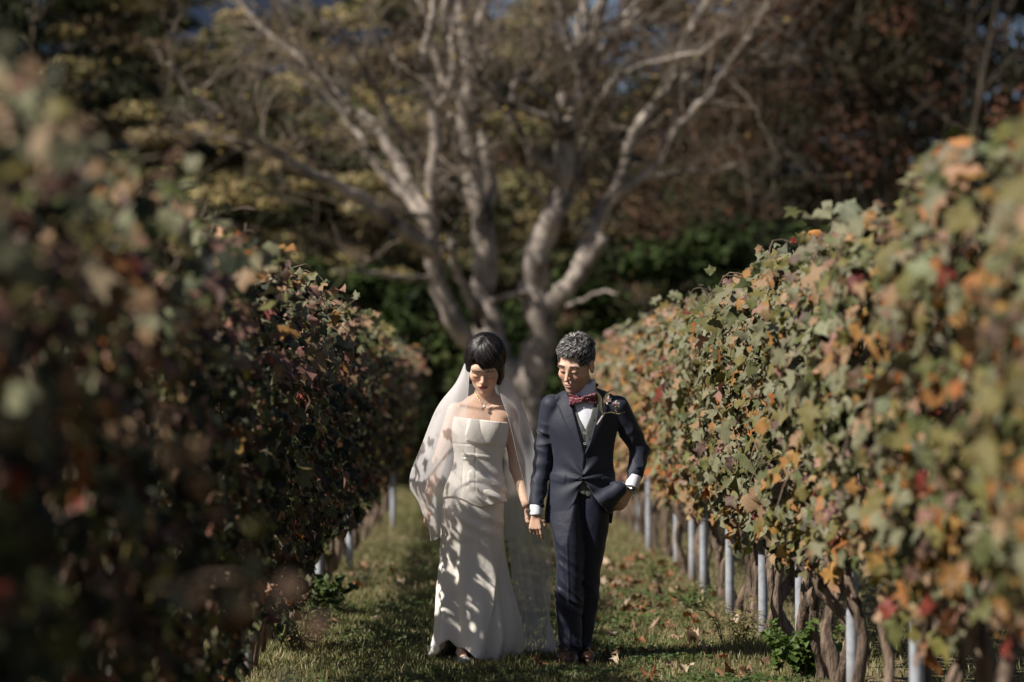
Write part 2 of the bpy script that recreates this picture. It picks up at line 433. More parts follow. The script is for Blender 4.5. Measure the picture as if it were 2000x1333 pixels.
    cand = cand[np.argsort(-(inn * X[cand] + rng.normal(0, .03, len(cand))))][:parts_n]
    rest = np.setdiff1d(np.arange(m), cand)
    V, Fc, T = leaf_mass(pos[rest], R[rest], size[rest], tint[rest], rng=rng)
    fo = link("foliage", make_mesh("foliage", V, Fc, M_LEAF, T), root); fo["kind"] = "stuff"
    for i in cand:
        o = bpy.data.objects.new("leaf", leaf_mesh(int(rng.integers(0, 16)), int(ci[i])))
        M = Matrix([[*R[i][0], 0], [*R[i][1], 0], [*R[i][2], 0], [0, 0, 0, 1]]).to_4x4()
        o.parent = root
        o.matrix_local = Matrix.Translation(Vector(pos[i])) @ M @ Matrix.Scale(float(size[i]), 4)
        COL.objects.link(o)

ORD = ["nearest", "second", "third", "fourth", "fifth", "sixth", "seventh", "eighth", "ninth", "tenth", "eleventh", "twelfth", "thirteenth", "fourteenth", "fifteenth", "sixteenth", "seventeenth", "eighteenth", "nineteenth", "twentieth"]
ORD += ["twenty-" + w for w in ["first"] + ORD[1:9]]
def ordinal(i, n):
    if i == 0: return "nearest"
    if i < 25: return ORD[i] + " nearest"
    return "farthest" if i == n - 1 else ORD[n - 1 - i] + " farthest"
for side in ('left', 'right'):
    ysv = np.arange(4.4, 41.6, .8); n = len(ysv)
    for i, y0 in enumerate(ysv):
        look = {'left': "shaded dark-leaved grapevine, %s in the row left of the bride",
                'right': "sunlit sage and rust grapevine, %s in the row right of the groom"}[side]
        pn = 70 if 11 < y0 < 22 else (36 if 6 < y0 < 30 else 14)
        vine(side, float(y0), i, look % ordinal(i, n), pn, 1.0 if y0 < 26 else .85)

# loose shoots of the nearest left vines leaning far into the path, close to the camera
def loose_shoot(pts, n, w, spread, seed, size=(.07, .12)):
    r = np.random.default_rng(seed); P = spline(np.array([W(*p) for p in pts]), 14)
    vs = [o for o in bpy.data.objects if o.name.startswith("grapevine") and o.location.x < 0]
    par = min(vs, key=lambda o: abs(o.location.y - P[0][1])); base = np.array(par.location)
    root = link("loose_shoot", None, par)
    mb = MB(); add_tube(mb, P - base, np.linspace(.005, .002, 14), 5); mb.build("cane", M_TWIG, root)
    tint, ci = pick_tint(n, w, r)
    for k in range(n):
        p = P[int(r.integers(4, 14))] - base + r.normal(0, spread, 3)
        R_ = frames(np.array([[r.normal(.3, .5), -1 + r.normal(0, .4), r.normal(.4, .4)]]), np.array([[r.normal(0, .5), r.normal(0, .4), -1]]))[0]
        o = bpy.data.objects.new("leaf", leaf_mesh(int(r.integers(0, 10)), int(ci[k]))); o.parent = root
        o.matrix_local = Matrix.Translation(Vector(p)) @ Matrix([[*R_[0], 0], [*R_[1], 0], [*R_[2], 0], [0, 0, 0, 1]]) @ Matrix.Scale(float(r.uniform(*size)), 4)
        COL.objects.link(o)
loose_shoot([(-120, 500, 6.8), (20, 420, 6.8), (75, 470, 6.8)], 4, dict(orange=.5, tan=.5), .02, 1)
loose_shoot([(60, 850, 6.2), (240, 850, 6.2), (420, 940, 6.3), (440, 1000, 6.3)], 14, dict(tan=.4, umber=.4, olive=.2), .05, 2, (.05, .08))
loose_shoot([(-60, 300, 6.4), (60, 220, 6.4), (150, 300, 6.5)], 9, dict(sage=.4, pale=.2, pink=.4), .05, 3, (.06, .09))
loose_shoot([(300, 1150, 5.2), (480, 1130, 5.2), (600, 1250, 5.2)], 9, dict(umber=.6, deep=.4), .04, 4, (.05, .08))
loose_shoot([(80, 640, 7.4), (240, 600, 7.4), (330, 640, 7.5)], 8, dict(pink=.4, tan=.3, sage=.3), .05, 5, (.06, .09))

# ------------------------------------------------------------------ posts
def post(px, yy, side, label, h=2.05, lean=0.0):
    x = XP(px, yy)
    root = link("vineyard_post", None); root.location = (x, yy, 0); root.rotation_euler = (0, lean, random.uniform(-.12, .12))
    tag(root, label, "post", "pale posts in the %s row" % side)
    # open channel section with folded lips
    w, d, t = .027, .023, .003
    sec = [(-w, -d), (w, -d), (w, d), (w - .012, d), (w - .012, d - t), (w - t, d - t), (w - t, -d + t), (-w + t, -d + t), (-w + t, d - t), (-w + .012, d - t), (-w + .012, d), (-w, d)]
    S = np.array(sec); k = len(S); zs = [-.1, h]
    V = np.concatenate([np.c_[S, np.full(k, z)] for z in zs]); j = np.arange(k)
    mb = MB(); mb.add(V, np.stack([j, (j + 1) % k, k + (j + 1) % k, k + j], -1))
    mb.add(np.array([[-w, -d - .002, h - .004], [w, -d - .002, h - .004], [w, -d - .002, h], [-w, -d - .002, h]]), np.array([[0, 1, 2, 3]]))
    mb.build("channel", M_POST, root, smooth=False)
    # wire clips
    for z in (.55, .95, 1.4, 1.85):
        mb = MB(); a = np.linspace(0, 2 * math.pi, 9)[:-1]
        add_tube(mb, np.array([[-w - .004, -d - .005, z], [0, -d - .007, z + .003], [w + .004, -d - .005, z]]), .0028, 5)
        mb.build("wire_clip", M_POST, root)
right_posts = [(1246, 31.5), (1267, 27.5), (1322, 24.9), (1352, 23.3), (1374, 21.6), (1425, 19.2), (1490, 17.4), (1563, 15.9), (1664, 13.7), (1790, 11.6)]
for i, (px, yy) in enumerate(right_posts):
    post(px, yy, 'right', "grey metal post under the sunlit right row, " + ("nearest" if i == 9 else "farthest" if i == 0 else ORD[9 - i])+ " one to the camera", lean=.0)
left_posts = [(768, 33.0), (683, 24.5), (624, 20.3), (484, 15.3), (386, 13.2), (232, 10.4)]
for i, (px, yy) in enumerate(left_posts):
    post(px, yy, 'left', "grey metal post under the shaded left row, " + ("nearest" if i == 5 else "farthest" if i == 0 else ORD[5 - i])+ " one to the camera")
# trellis wires
for side in ('left', 'right'):
    for z in (.75, 1.3, 1.85):
        mb = MB(); yy = np.linspace(4, 41.9, 30)
        add_tube(mb, np.stack([np.full(30, ROWS[side]['xc']), yy, z + .01 * np.sin(yy * 2)], -1), .0016, 4)
        o = mb.build("trellis_wire", M_POST)
        tag(o, "%s trellis wire running inside the %s vine row" % ({.75: 'lowest', 1.3: 'middle', 1.85: 'highest'}[z], side), "wire", "trellis wires")

# ------------------------------------------------------------------ grass, weeds, fallen leaves
def blade_proto(r):
    w = .055; b = r.uniform(.15, .55)
    V = np.array([[-w, 0, 0], [w, 0, 0], [-w * .8, -b * .22, .5], [w * .8, -b * .22, .5], [0, -b, .92]])
    return V, np.array([[0, 1, 3], [0, 3, 2], [2, 3, 4]])
BL = [blade_proto(RNG) for _ in range(6)]
def blade_field(x0, x1, y0, y1, n, h0, h1, seed, patch=None):
    r = np.random.default_rng(seed); x = r.uniform(x0, x1, n); y = r.uniform(y0, y1, n)
    g = wav(np.stack([x, y, 0 * x], -1), 21, 3.0) + .6 * wav(np.stack([x, y, 0 * x], -1), 22, 9.0)
    path = np.exp(-((x + .15) / .75) ** 2)          # lusher where the couple walks
    keep = r.random(n) < np.clip(.62 + .45 * g + .3 * path, .12, 1); x, y, g, path = x[keep], y[keep], g[keep], path[keep]; n = len(x)
    h = r.uniform(h0, h1, n) * (1 + .35 * g) * (.7 + .4 * path)
    h *= 1 - .55 * ((np.abs(x - (-.03 if 0 else np.where(x < .2, -.1, .5))) < .22) & (y > 15.5) & (y < 16.1))
    a = r.uniform(0, 2 * math.pi, n); lean = r.normal(0, .28, (n, 2))
    up = np.stack([lean[:, 0], lean[:, 1], np.ones(n)], -1); up /= np.linalg.norm(up, axis=1)[:, None]
    s = np.stack([np.cos(a), np.sin(a), 0 * a], -1); s -= (s * up).sum(1)[:, None] * up; s /= np.linalg.norm(s, axis=1)[:, None]
    R = np.stack([s, np.cross(up, s), up], -1)
    t = np.array([.15, .155, .06]) * (1 + .25 * g[:, None]) * (1 + r.normal(0, .2, (n, 1)))
    straw = r.random(n) < np.clip(.36 - .3 * path - .2 * g, .03, .7); t[straw] = np.array([.34, .28, .16]) * r.uniform(.7, 1.2, (straw.sum(), 1))
    return np.stack([x, y, gz(x, y) - .005], -1), R, h, np.clip(t, .01, .5)
GV, GF, GT, gn = [], [], [], 0
for a in [(-1.3, 1.9, 13.6, 20, 105000, .03, .085, 1), (-1.3, 1.9, 20, 30, 60000, .03, .08, 2), (-1.6, 2.2, 30, 46, 30000, .05, .11, 3),
          (1.9, 5, 13, 30, 30000, .05, .11, 4), (-4.6, -1.3, 13, 30, 22000, .05, .11, 5), (-1.3, 1.9, 8, 13.6, 16000, .04, .09, 6), (-8, 8, 46, 58, 14000, .08, .2, 7)]:
    P, R, h, t = blade_field(*a)
    V, Fc, T = leaf_mass(P, R, h, t, BL)
    GV.append(V); GF.append(Fc + gn); GT.append(T); gn += len(V)
g = link("grass", make_mesh("grass", np.concatenate(GV), np.concatenate(GF), M_GRASS, np.concatenate(GT)))
tag(g, "green and straw grass between the vine rows", kind="stuff")
# low clover-like ground cover
def round_leaf():
    a = np.linspace(0, 2 * math.pi, 7)[:-1]; V = np.zeros((7, 3)); V[1:, 0] = np.cos(a) * .5; V[1:, 1] = np.sin(a) * .5; V[1:, 2] = .08 * np.cos(2 * a)
    j = np.arange(6); return V, np.stack([0 * j, 1 + j, 1 + (j + 1) % 6], -1)
r = np.random.default_rng(9); P = []
for (cx, cy, rad, n) in [(-.35, 16.7, .35, 1300), (-.45, 17.6, .4, 1200), (-.1, 14.9, .8, 1500), (.75, 17.2, .35, 1000), (.9, 16.2, .3, 900), (.8, 19, .5, 1000), (1.2, 21, .5, 700), (-.6, 20, .5, 800), (.35, 15.2, .5, 900), (1.25, 14.7, .3, 700), (0, 24, 1, 1200), (0, 29, 1, 1200), (.3, 18.6, .6, 900)]:
    q = r.normal(0, 1, (n, 2)) * rad * .6; qx = np.stack([cx + q[:, 0], cy + q[:, 1] * 1.3, r.uniform(.008, .045, n)], -1); P.append(qx[~((np.abs(qx[:, 0] - .15) < .6) & (qx[:, 1] > 15.2) & (qx[:, 1] < 16.1))])
P = np.concatenate(P); n = len(P); P[:, 2] += gz(P[:, 0], P[:, 1])
nm = np.stack([r.normal(0, .35, n), r.normal(0, .35, n) - .1, np.ones(n)], -1)
t = np.array([.055, .085, .026]) * r.uniform(.6, 1.7, (n, 1)) * (1 + r.normal(0, .08, (n, 3)))
V, Fc, T = leaf_mass(P, frames(nm, r.normal(0, 1, (n, 3))), r.uniform(.014, .034, n), np.clip(t, .01, .4), [round_leaf()])
tag(link("ground_cover", make_mesh("ground_cover", V, Fc, M_GRASS, T)), "low clover leaves in dark green patches on the path", kind="stuff")

# fallen leaves
FLC = [(.27, .16, .09), (.36, .25, .17), (.2, .11, .06), (.25, .11, .055), (.42, .33, .24), (.12, .075, .045)]
DRYM = []
for i in range(10):
    V, Fc = LEAVES[i]; V = V.copy(); V[:, 2] *= 1.8
    for c in FLC: DRYM.append(make_mesh("fallen_leaf", V, Fc, M_DRY, np.array(c)))
r = np.random.default_rng(31)
cnt = 0
while cnt < 210:
    if r.random() < .72: x = r.normal(1.2, .28); y = r.uniform(14.6, 27)
    else: x = r.choice([r.normal(-.85, .3), r.uniform(-.9, 1.3)]); y = r.uniform(14.6, 30)
    if not (-1.2 < x < 1.75): continue
    o = bpy.data.objects.new("fallen_leaf", DRYM[int(r.integers(0, len(DRYM)))])
    o.location = (x, y, gz(x, y) + r.uniform(.02, .045)); o.rotation_euler = (r.normal(0, .35), r.normal(0, .35), r.uniform(0, 6.28)); s = r.uniform(.06, .13); o.scale = (s, s, s)
    COL.objects.link(o); tag(o, "dry brown vine leaf fallen on the grass between the rows", "leaf", "fallen leaves on the grass"); cnt += 1

# weeds at the foot of the rows
def weed(x, y, h, n, label, kind='palmate', tintc=(.07, .105, .03), seed=0):
    r = np.random.default_rng(seed); root = link("weed_plant", None); root.location = (x, y, 0)
    tag(root, label, "weed")
    st = MB(); P, NM, TP, SZ = [], [], [], []
    for k in range(n):
        a = r.uniform(0, 6.28); l = h * r.uniform(.55, 1.15); sp = r.uniform(.3, .9)
        K = np.array([[0, 0, 0], [math.cos(a) * sp * l * .4, math.sin(a) * sp * l * .4, l * .6], [math.cos(a) * sp * l, math.sin(a) * sp * l, l * r.uniform(.7, 1)]]) + np.array([r.normal(0, .04), r.normal(0, .04), 0])
        C = spline(K, 8); add_tube(st, C, np.linspace(.004, .0015, 8), 4, tint=(.1, .09, .04))
        for q in range(2, 8):
            for e in range(2):
                b = a + (1 if e else -1) * r.uniform(.5, 1.4); P.append(C[q] + r.normal(0, .008, 3)); TP.append([math.cos(b), math.sin(b), -.25]); NM.append([r.normal(0, .4), r.normal(0, .4) - .25, 1]); SZ.append(h * r.uniform(.16, .3))
    st.build("stem", M_DRY, root)
    P, NM, TP, SZ = map(np.array, (P, NM, TP, SZ)); t = np.array(tintc) * r.uniform(.7, 1.5, (len(P), 1))
    pr = LEAVES if kind == 'palmate' else [(np.array([[0, 0, 0], [.13, -.35, .05], [0, -.9, -.1], [-.13, -.35, .05]]), np.array([[0, 1, 2, 3]]))]
    V, Fc, T = leaf_mass(P, frames(NM, TP), SZ, np.clip(t, .01, .4), pr, rng=r)
    o = link("leaves", make_mesh("leaves", V, Fc, M_GRASS, T), root); o["kind"] = "stuff"
weed(-1.02, 19.3, .34, 16, "leafy green weed with jagged leaves at the foot of the left row beside a post", seed=1)
weed(-.93, 18.2, .28, 12, "low spreading weed below the shaded vines left of the bride", 'lance', (.08, .10, .04), seed=2)
weed(-.98, 16.4, .30, 14, "grassy tuft with bramble leaves at the left row's foot near the bottom edge", 'lance', (.10, .11, .05), seed=3)
weed(1.62, 14.95, .30, 22, "bright green leafy weed at the bottom right below the vine trunks", seed=4, tintc=(.075, .12, .03))
weed(1.45, 17.0, .26, 16, "tuft of dry grass and weeds around the foot of the big right post", 'lance', (.17, .15, .07), seed=5)
weed(1.40, 19.6, .24, 14, "green weed clump between the right posts behind the groom", 'lance', (.08, .11, .035), seed=6)
weed(1.35, 22.6, .26, 14, "mound of grass at the foot of the right row farther back", 'lance', (.10, .12, .04), seed=7)
weed(-.9, 22.5, .25, 12, "blurred weed clump beyond the second left post", 'lance', (.09, .09, .05), seed=8)
# ------------------------------------------------------------------ the bare-limbed tree at the end of the row
YT = 45.0
# each limb: photo points (x, y, depth offset), start radius px, end radius px
LIMBS = [
 ("trunk", [(1032, 985, 0), (1029, 900, 0), (1026, 831, 0), (1024, 760, 0), (1026, 722, .1)], 40, 33),
 ("limb", [(1022, 770, 0), (985, 715, .1), (958, 670, .1), (949, 610, .2), (943, 560, .3), (949, 475, .3), (941, 431, .3), (922, 337, .4), (907, 262, .5), (911, 187, .5), (915, 131, .6), (907, 75, .6), (896, 19, .7), (893, -60, .8)], 31, 9),
 ("limb", [(960, 700, 0), (919, 672, -.3), (889, 632, -.5), (866, 580, -.6), (851, 524, -.7), (842, 486, -.8), (847, 437, -.9), (846, 394, -1), (844, 356, -1), (851, 290, -1), (847, 210, -1.1), (832, 131, -1.2), (829, 98, -1.2), (842, 40, -1.2), (850, -50, -1.2)], 20, 6),
 ("limb", [(842, 492, -.8), (836, 482, -.9), (769, 439, -1.4), (694, 382, -1.9), (630, 352, -2.2), (577, 326, -2.5), (525, 292, -2.8), (480, 259, -3), (439, 229, -3.2), (375, 184, -3.4), (330, 120, -3.5)], 16, 5),
 ("limb", [(530, 300, -2.8), (500, 288, -2.8), (469, 277, -2.9), (401, 266, -3), (340, 255, -3.1)], 6, 2),
 ("limb", [(845, 450, -.9), (836, 436, -.9), (806, 397, -.8), (761, 352, -.6), (720, 300, -.4), (686, 244, -.2), (640, 190, 0), (590, 160, 0)], 12, 3),
 ("limb", [(847, 437, -.9), (820, 392, -.6), (799, 355, -.2), (769, 300, .2), (724, 240, .5), (675, 210, .8), (637, 157, 1), (600, 124, 1.2), (562, 94, 1.4), (525, 67, 1.5), (480, 15, 1.8), (440, -30, 2)], 15, 5),
 ("limb", [(890, 380, -.2), (850, 345, -.2), (825, 319, -.3), (784, 266, -.5), (754, 225, -.6), (746, 187, -.7), (705, 135, -.9), (675, 82, -1), (652, 56, -1.1), (615, 30, -1.2), (580, -20, -1.3)], 13, 4),
 ("limb", [(690, 220, .6), (656, 195, .6), (610, 130, .4), (581, 86, .3), (555, 37, .2), (532, -10, .1)], 9, 4),
 ("limb", [(846, 214, -1.1), (835, 190, -1.2), (802, 157, -1.3), (780, 135, -1.4), (754, 86, -1.5)], 7, 3.5),
 ("limb", [(849, 215, -1.1), (862, 200, -1.2), (877, 176, -1.3), (884, 120, -1.2), (880, 40, -1.1), (892, -20, -1)], 8, 4),
 ("limb", [(938, 640, -.2), (922, 600, -.5), (905, 560, -.7), (887, 512, -.9), (880, 470, -1)], 10, 6),
 ("limb", [(945, 620, -.1), (930, 590, -.4), (912, 560, -.5)], 9, 7),
 ("limb", [(941, 431, .3), (958, 380, .8), (948, 320, 1), (935, 240, 1.2), (925, 187, 1.2), (938, 100, 1.3), (935, 40, 1.3), (965, -20, 1.4)], 15, 8),
 ("limb", [(922, 337, .4), (893, 290, .2), (885, 236, 0), (878, 224, -.1)], 8, 6),
 ("limb", [(909, 170, .5), (940, 130, .5), (960, 75, .4), (985, 48, .4)], 9, 6),
 ("limb", [(907, 200, .5), (870, 165, .8), (850, 100, 1), (830, 30, 1.2), (800, -30, 1.4)], 10, 6),
 ("limb", [(905, 150, .5), (880, 95, .2), (868, 40, 0), (872, -30, 0)], 9, 6),
 ("limb", [(1028, 765, 0), (1045, 705, 0), (1062, 655, -.1), (1052, 610, -.2), (1042, 550, -.2), (1047, 505, -.3), (1060, 462, -.3), (1080, 422, -.4), (1091, 394, -.4), (1099, 337, -.5), (1106, 292, -.5), (1110, 244, -.6), (1117, 222, -.6), (1136, 187, -.7), (1144, 142, -.7), (1155, 94, -.8), (1166, 45, -.9), (1177, 0, -1), (1184, -60, -1)], 33, 9),
 ("limb", [(1106, 262, -.6), (1090, 240, -.8), (1096, 210, -.9), (1103, 182, -.9)], 14, 10),
 ("limb", [(1094, 210, -.9), (1080, 198, -1), (1020, 157, -1.3), (975, 122, -1.5), (945, 90, -1.6)], 7, 4),
 ("limb", [(1090, 236, -.8), (1070, 229, -.9), (1005, 206, -1.2), (971, 187, -1.3), (941, 157, -1.4), (915, 110, -1.5)], 7, 4),
 ("limb", [(1082, 355, -.4), (1076, 337, -.6), (1042, 307, -.9), (1024, 270, -1), (997, 232, -1.1), (967, 195, -1.2), (941, 154, -1.3), (925, 120, -1.3)], 8, 5),
 ("limb", [(997, 232, -1.1), (990, 225, -1.1), (1003, 180, -1), (1010, 145, -.9), (1030, 128, -.9)], 7, 6),
 ("limb", [(1078, 410, -.4), (1065, 388, -.5), (1042, 367, -.6), (1012, 360, -.7)], 6, 3),
 ("limb", [(1085, 430, -.4), (1112, 400, -.3), (1125, 356, -.3), (1137, 300, -.3), (1138, 270, -.3)], 7, 5),
 ("limb", [(1138, 180, -.7), (1128, 122, -.9), (1112, 90, -1), (1102, 49, -1), (1091, 0, -1.1), (1085, -40, -1.1)], 9, 5),
 ("limb", [(1133, 125, -.8), (1132, 80, -.7), (1128, 22, -.6)], 7, 6),
 ("limb", [(1152, 110, -.8), (1148, 60, -.8), (1140, 7, -.7), (1130, -40, -.7)], 9, 6),
 ("limb", [(1158, 90, -.8), (1170, 55, -.8), (1185, 47, -.8), (1215, 33, -.9), (1240, 10, -1), (1258, -20, -1)], 7, 4),
 ("limb", [(1142, 160, -.7), (1170, 105, -.5), (1188, 85, -.5), (1222, 47, -.4), (1250, 20, -.3)], 9, 6),
 ("limb", [(1055, 640, -.1), (1072, 600, -.2), (1098, 575, -.3), (1131, 539, -.4), (1155, 500, -.5), (1178, 462, -.6)], 21, 14),
 ("limb", [(1128, 541, -.4), (1136, 500, -.3), (1147, 467, -.2), (1177, 407, 0), (1196, 380, .1), (1211, 350, .2), (1226, 311, .2), (1230, 277, .3), (1249, 244, .4), (1275, 206, .5), (1305, 176, .5), (1324, 131, .6), (1331, 94, .6), (1354, 49, .7), (1385, 0, .8), (1410, -50, .8)], 14, 6),
 ("limb", [(1200, 375, .1), (1215, 375, 0), (1240, 357, -.1), (1260, 345, -.1), (1282, 326, -.2), (1305, 292, -.3), (1330, 245, -.4), (1390, 180, -.6), (1412, 142, -.6), (1457, 82, -.8), (1487, 34, -.9), (1510, -20, -1)], 10, 4),
 ("limb", [(1222, 352, .2), (1267, 349, .5), (1324, 334, .9), (1380, 335, 1.2), (1440, 322, 1.4)], 5, 2),
 ("limb", [(1150, 215, -.6), (1174, 192, -.9), (1200, 157, -1.1), (1249, 127, -1.4), (1320, 109, -1.7), (1380, 100, -1.9)], 7, 3),
 ("limb", [(1305, 176, .5), (1340, 150, .4), (1365, 110, .3), (1420, 60, .2)], 5, 3),
 ("limb", [(1100, 600, -.2), (1140, 585, -.6), (1175, 570, -.8), (1210, 575, -1)], 5, 2),
 ("limb", [(955, 590, .1), (1000, 575, -.3), (1030, 570, -.5), (1050, 590, -.7)], 6, 3),
 ("limb", [(847, 424, -.9), (800, 418, -1.3), (745, 405, -1.7), (690, 412, -2)], 5, 2),
 ("limb", [(853, 540, -.6), (800, 545, -1), (740, 535, -1.4), (650, 528, -1.8)], 6, 2),
]
tree = link("bare_tree", None); tree.location = W(1030, 969, YT) * np.array([1, 1, 0])
tag(tree, "big bare autumn tree with spreading pale branches standing behind the couple", "tree")
TB = np.array(tree.location)
sY = F / YT
TW = MB(); TLV = []
tr = np.random.default_rng(77)
def twig(P0, d, L, rad, lvl):
    n = 6; K = [P0]; dd = d.copy()
    for i in range(n):
        dd = dd + tr.normal(0, .16, 3) + np.array([0, 0, .05]); dd /= np.linalg.norm(dd); K.append(K[-1] + dd * L / n)
    K = np.array(K); add_tube(TW, K, np.linspace(rad, rad * .35, n + 1), 4 if lvl else 5, caps=False)
    if lvl < 2:
        for q in range(3 if lvl == 0 else 3):
            i = int(tr.integers(1, n)); e = dd + tr.normal(0, .6, 3); e /= np.linalg.norm(e); twig(K[i], e, L * tr.uniform(.4, .75), rad * .55, lvl + 1)
    elif tr.random() < .12: TLV.append(K[-1])
for k, (nm, pts, r0, r1) in enumerate(LIMBS):
    P = np.array([W(x, y, YT + dy) - TB for x, y, dy in pts]); n = max(10, len(pts) * 4)
    Sp = spline(P, n); t = np.linspace(0, 1, n)
    Sp[2:-1] += tr.normal(0, .012, (n - 3, 3))
    rad = (r0 * (1 - t) + r1 * t) / sY * (1 + .07 * np.sin(t * 37 + k))
    if nm == "trunk": rad[:4] *= np.array([1.35, 1.18, 1.08, 1.02])
    mb = MB(); add_tube(mb, Sp, rad, 14 if r0 > 12 else 8, seed=k, gnarl=.05)
    mb.build("trunk" if nm == "trunk" else "limb", M_BARK, tree)
    if nm != "trunk":
        L = np.linalg.norm(np.diff(Sp, axis=0), axis=1).sum()
        for q in range(int(L * 3.0) + 1):
            tt = tr.uniform(.3, 1); i = min(int(tt * (n - 1)), n - 2); d = Sp[i + 1] - Sp[i]; d /= np.linalg.norm(d)
            e = d * .8 + tr.normal(0, .6, 3) + np.array([0, 0, .1]); e /= np.linalg.norm(e)
            if Sp[i][2] > 3.3: twig(Sp[i], e, tr.uniform(.5, 1.7), max(.008, min(.02, rad[i] * .4)), 0)
o = TW.build("twigs", mat_bark("branchlet_bark", (.08, .062, .048), (.23, .19, .15), 9), tree); o["kind"] = "stuff"
TLV = np.array(TLV); n = len(TLV)
V, Fc, T = leaf_mass(TLV, frames(tr.normal(0, 1, (n, 3)), tr.normal(0, 1, (n, 3))), tr.uniform(.06, .1, n), np.tile([.28, .2, .07], (n, 1)) * tr.uniform(.7, 1.3, (n, 1)))
o = link("last_leaves", make_mesh("last_leaves", V, Fc, M_FLEAF, T), tree); o["kind"] = "stuff"

# ------------------------------------------------------------------ woodland behind
def simple_leaf(r):
    c = r.uniform(-.2, .3)
    return np.array([[0, .45, 0], [-.3, .05, c * .3], [0, -.55, c * .6], [.3, .05, c * .3]]), np.array([[0, 1, 2, 3]])
SL = [simple_leaf(RNG) for _ in range(5)]
def crown_mesh(seed, H, rad, n, tints, z0=.18, tiers=True, lsize=(.11, .2), clumps=46, flat=.35, stretch=1.0):
    r = np.random.default_rng(seed); P, NM, T = [], [], []
    tints = np.array(tints)
    for c in range(clumps):
        t = r.random() ** .8; z = H * (z0 + (1 - z0) * t)
        w = rad * math.sin(math.pi * min(.97, .22 + .74 * t)) ** .7 * stretch
        a = r.uniform(0, 6.28); q = w * r.uniform(.25, 1) ** .6
        C = np.array([math.cos(a) * q, math.sin(a) * q, z]); s = rad * r.uniform(.16, .36); m = int(n / clumps * r.uniform(.6, 1.4))
        D = r.normal(0, 1, (m, 3)); D /= np.linalg.norm(D, axis=1)[:, None]; D *= r.uniform(.35, 1, (m, 1)) ** .5
        D[:, 2] = D[:, 2] * flat - .25 * np.hypot(D[:, 0], D[:, 1]) ** 2 * flat
        P.append(C + D * s); NM.append(D * np.array([1, 1, 2]) + np.array([0, 0, .9]) + r.normal(0, .55, (m, 3)))
        base = tints[r.integers(0, len(tints))] * r.uniform(.75, 1.25)
        T.append(base * r.uniform(.7, 1.35, (m, 1)) * (1 + r.normal(0, .07, (m, 3))))
    P = np.concatenate(P); NM = np.concatenate(NM); T = np.concatenate(T); m = len(P)
    V, Fc, TT = leaf_mass(P, frames(NM, r.normal(0, 1, (m, 3)) + np.array([0, 0, -.6])), r.uniform(*lsize, m), np.clip(T, .004, .5), SL, rng=r)
    return make_mesh("crown", V, Fc, M_FLEAF, TT)
def trunk_mesh(seed, H, r0, stems=1, branch=10, spread=.25):
    r = np.random.default_rng(seed); mb = MB()
    for s in range(stems):
        a = r.uniform(0, 6.28); e = np.array([math.cos(a), math.sin(a), 0]) * spread * H * (0.3 if stems == 1 else r.uniform(.4, 1))
        K = [np.zeros(3), e * .15 + [0, 0, H * .25], e * .5 + r.normal(0, .12, 3) + [0, 0, H * .55], e + [0, 0, H * .95]]
        S = spline(K, 14); add_tube(mb, S, np.linspace(r0, r0 * .2, 14), 7)
        for b in range(branch):
            i = int(r.integers(4, 13)); a2 = r.uniform(0, 6.28); L = H * r.uniform(.12, .3)
            Q = [S[i], S[i] + np.array([math.cos(a2) * L * .5, math.sin(a2) * L * .5, L * .35]), S[i] + np.array([math.cos(a2) * L, math.sin(a2) * L, L * r.uniform(.3, .9)])]
            add_tube(mb, spline(Q, 6), np.linspace(r0 * .35, r0 * .1, 6), 5)
    return mb.mesh("trunk", M_DBARK)
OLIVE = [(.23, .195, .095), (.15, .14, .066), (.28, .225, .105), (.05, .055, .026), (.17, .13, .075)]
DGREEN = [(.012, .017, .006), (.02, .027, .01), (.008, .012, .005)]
RUST = [(.06, .032, .02), (.03, .023, .013), (.075, .038, .024), (.02, .021, .011), (.11, .052, .032), (.03, .03, .014)]  # shade of the right-hand wood put into darker leaf colours
BROWN = [(.085, .06, .036), (.06, .053, .027), (.11, .066, .04), (.045, .048, .023)]
KIND = {
 'olive': [(crown_mesh(s, 10.5, 2.9, 15500, OLIVE, .1, flat=.34, clumps=52, lsize=(.12, .2)), trunk_mesh(s, 10, .15)) for s in (101, 102, 103)],
 'rust': [(crown_mesh(s, 11.5, 2.8, 13000, RUST, .12, flat=.9, clumps=60, lsize=(.09, .16)), trunk_mesh(s, 11, .09, 4, 7)) for s in (111, 112)],
 'brown': [(crown_mesh(s, 9.5, 2.5, 8500, BROWN, .12, flat=.6, clumps=50, lsize=(.09, .16)), trunk_mesh(s, 9, .1, 3, 9)) for s in (121, 122)],
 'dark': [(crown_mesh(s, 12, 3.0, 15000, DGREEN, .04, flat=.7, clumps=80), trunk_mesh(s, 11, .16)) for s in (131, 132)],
 'shrub': [(crown_mesh(s, 3.4, 1.7, 5200, [(.025, .04, .011), (.06, .08, .026), (.014, .022, .008)], .02, flat=.8, clumps=34, lsize=(.12, .2)), trunk_mesh(s, 3, .05, 3, 5)) for s in (141, 142)],
}
LBL = {'olive': "olive-yellow leafy tree in the sunlit woodland", 'rust': "rust-brown multi-stemmed tree, leaf colour darkened for shade, in the woodland", 'brown': "thin brownish tree in the woodland", 'dark': "dark evergreen tree in deep shade", 'shrub': "dark green evergreen shrub"}
CAT = {'shrub': "shrub"}
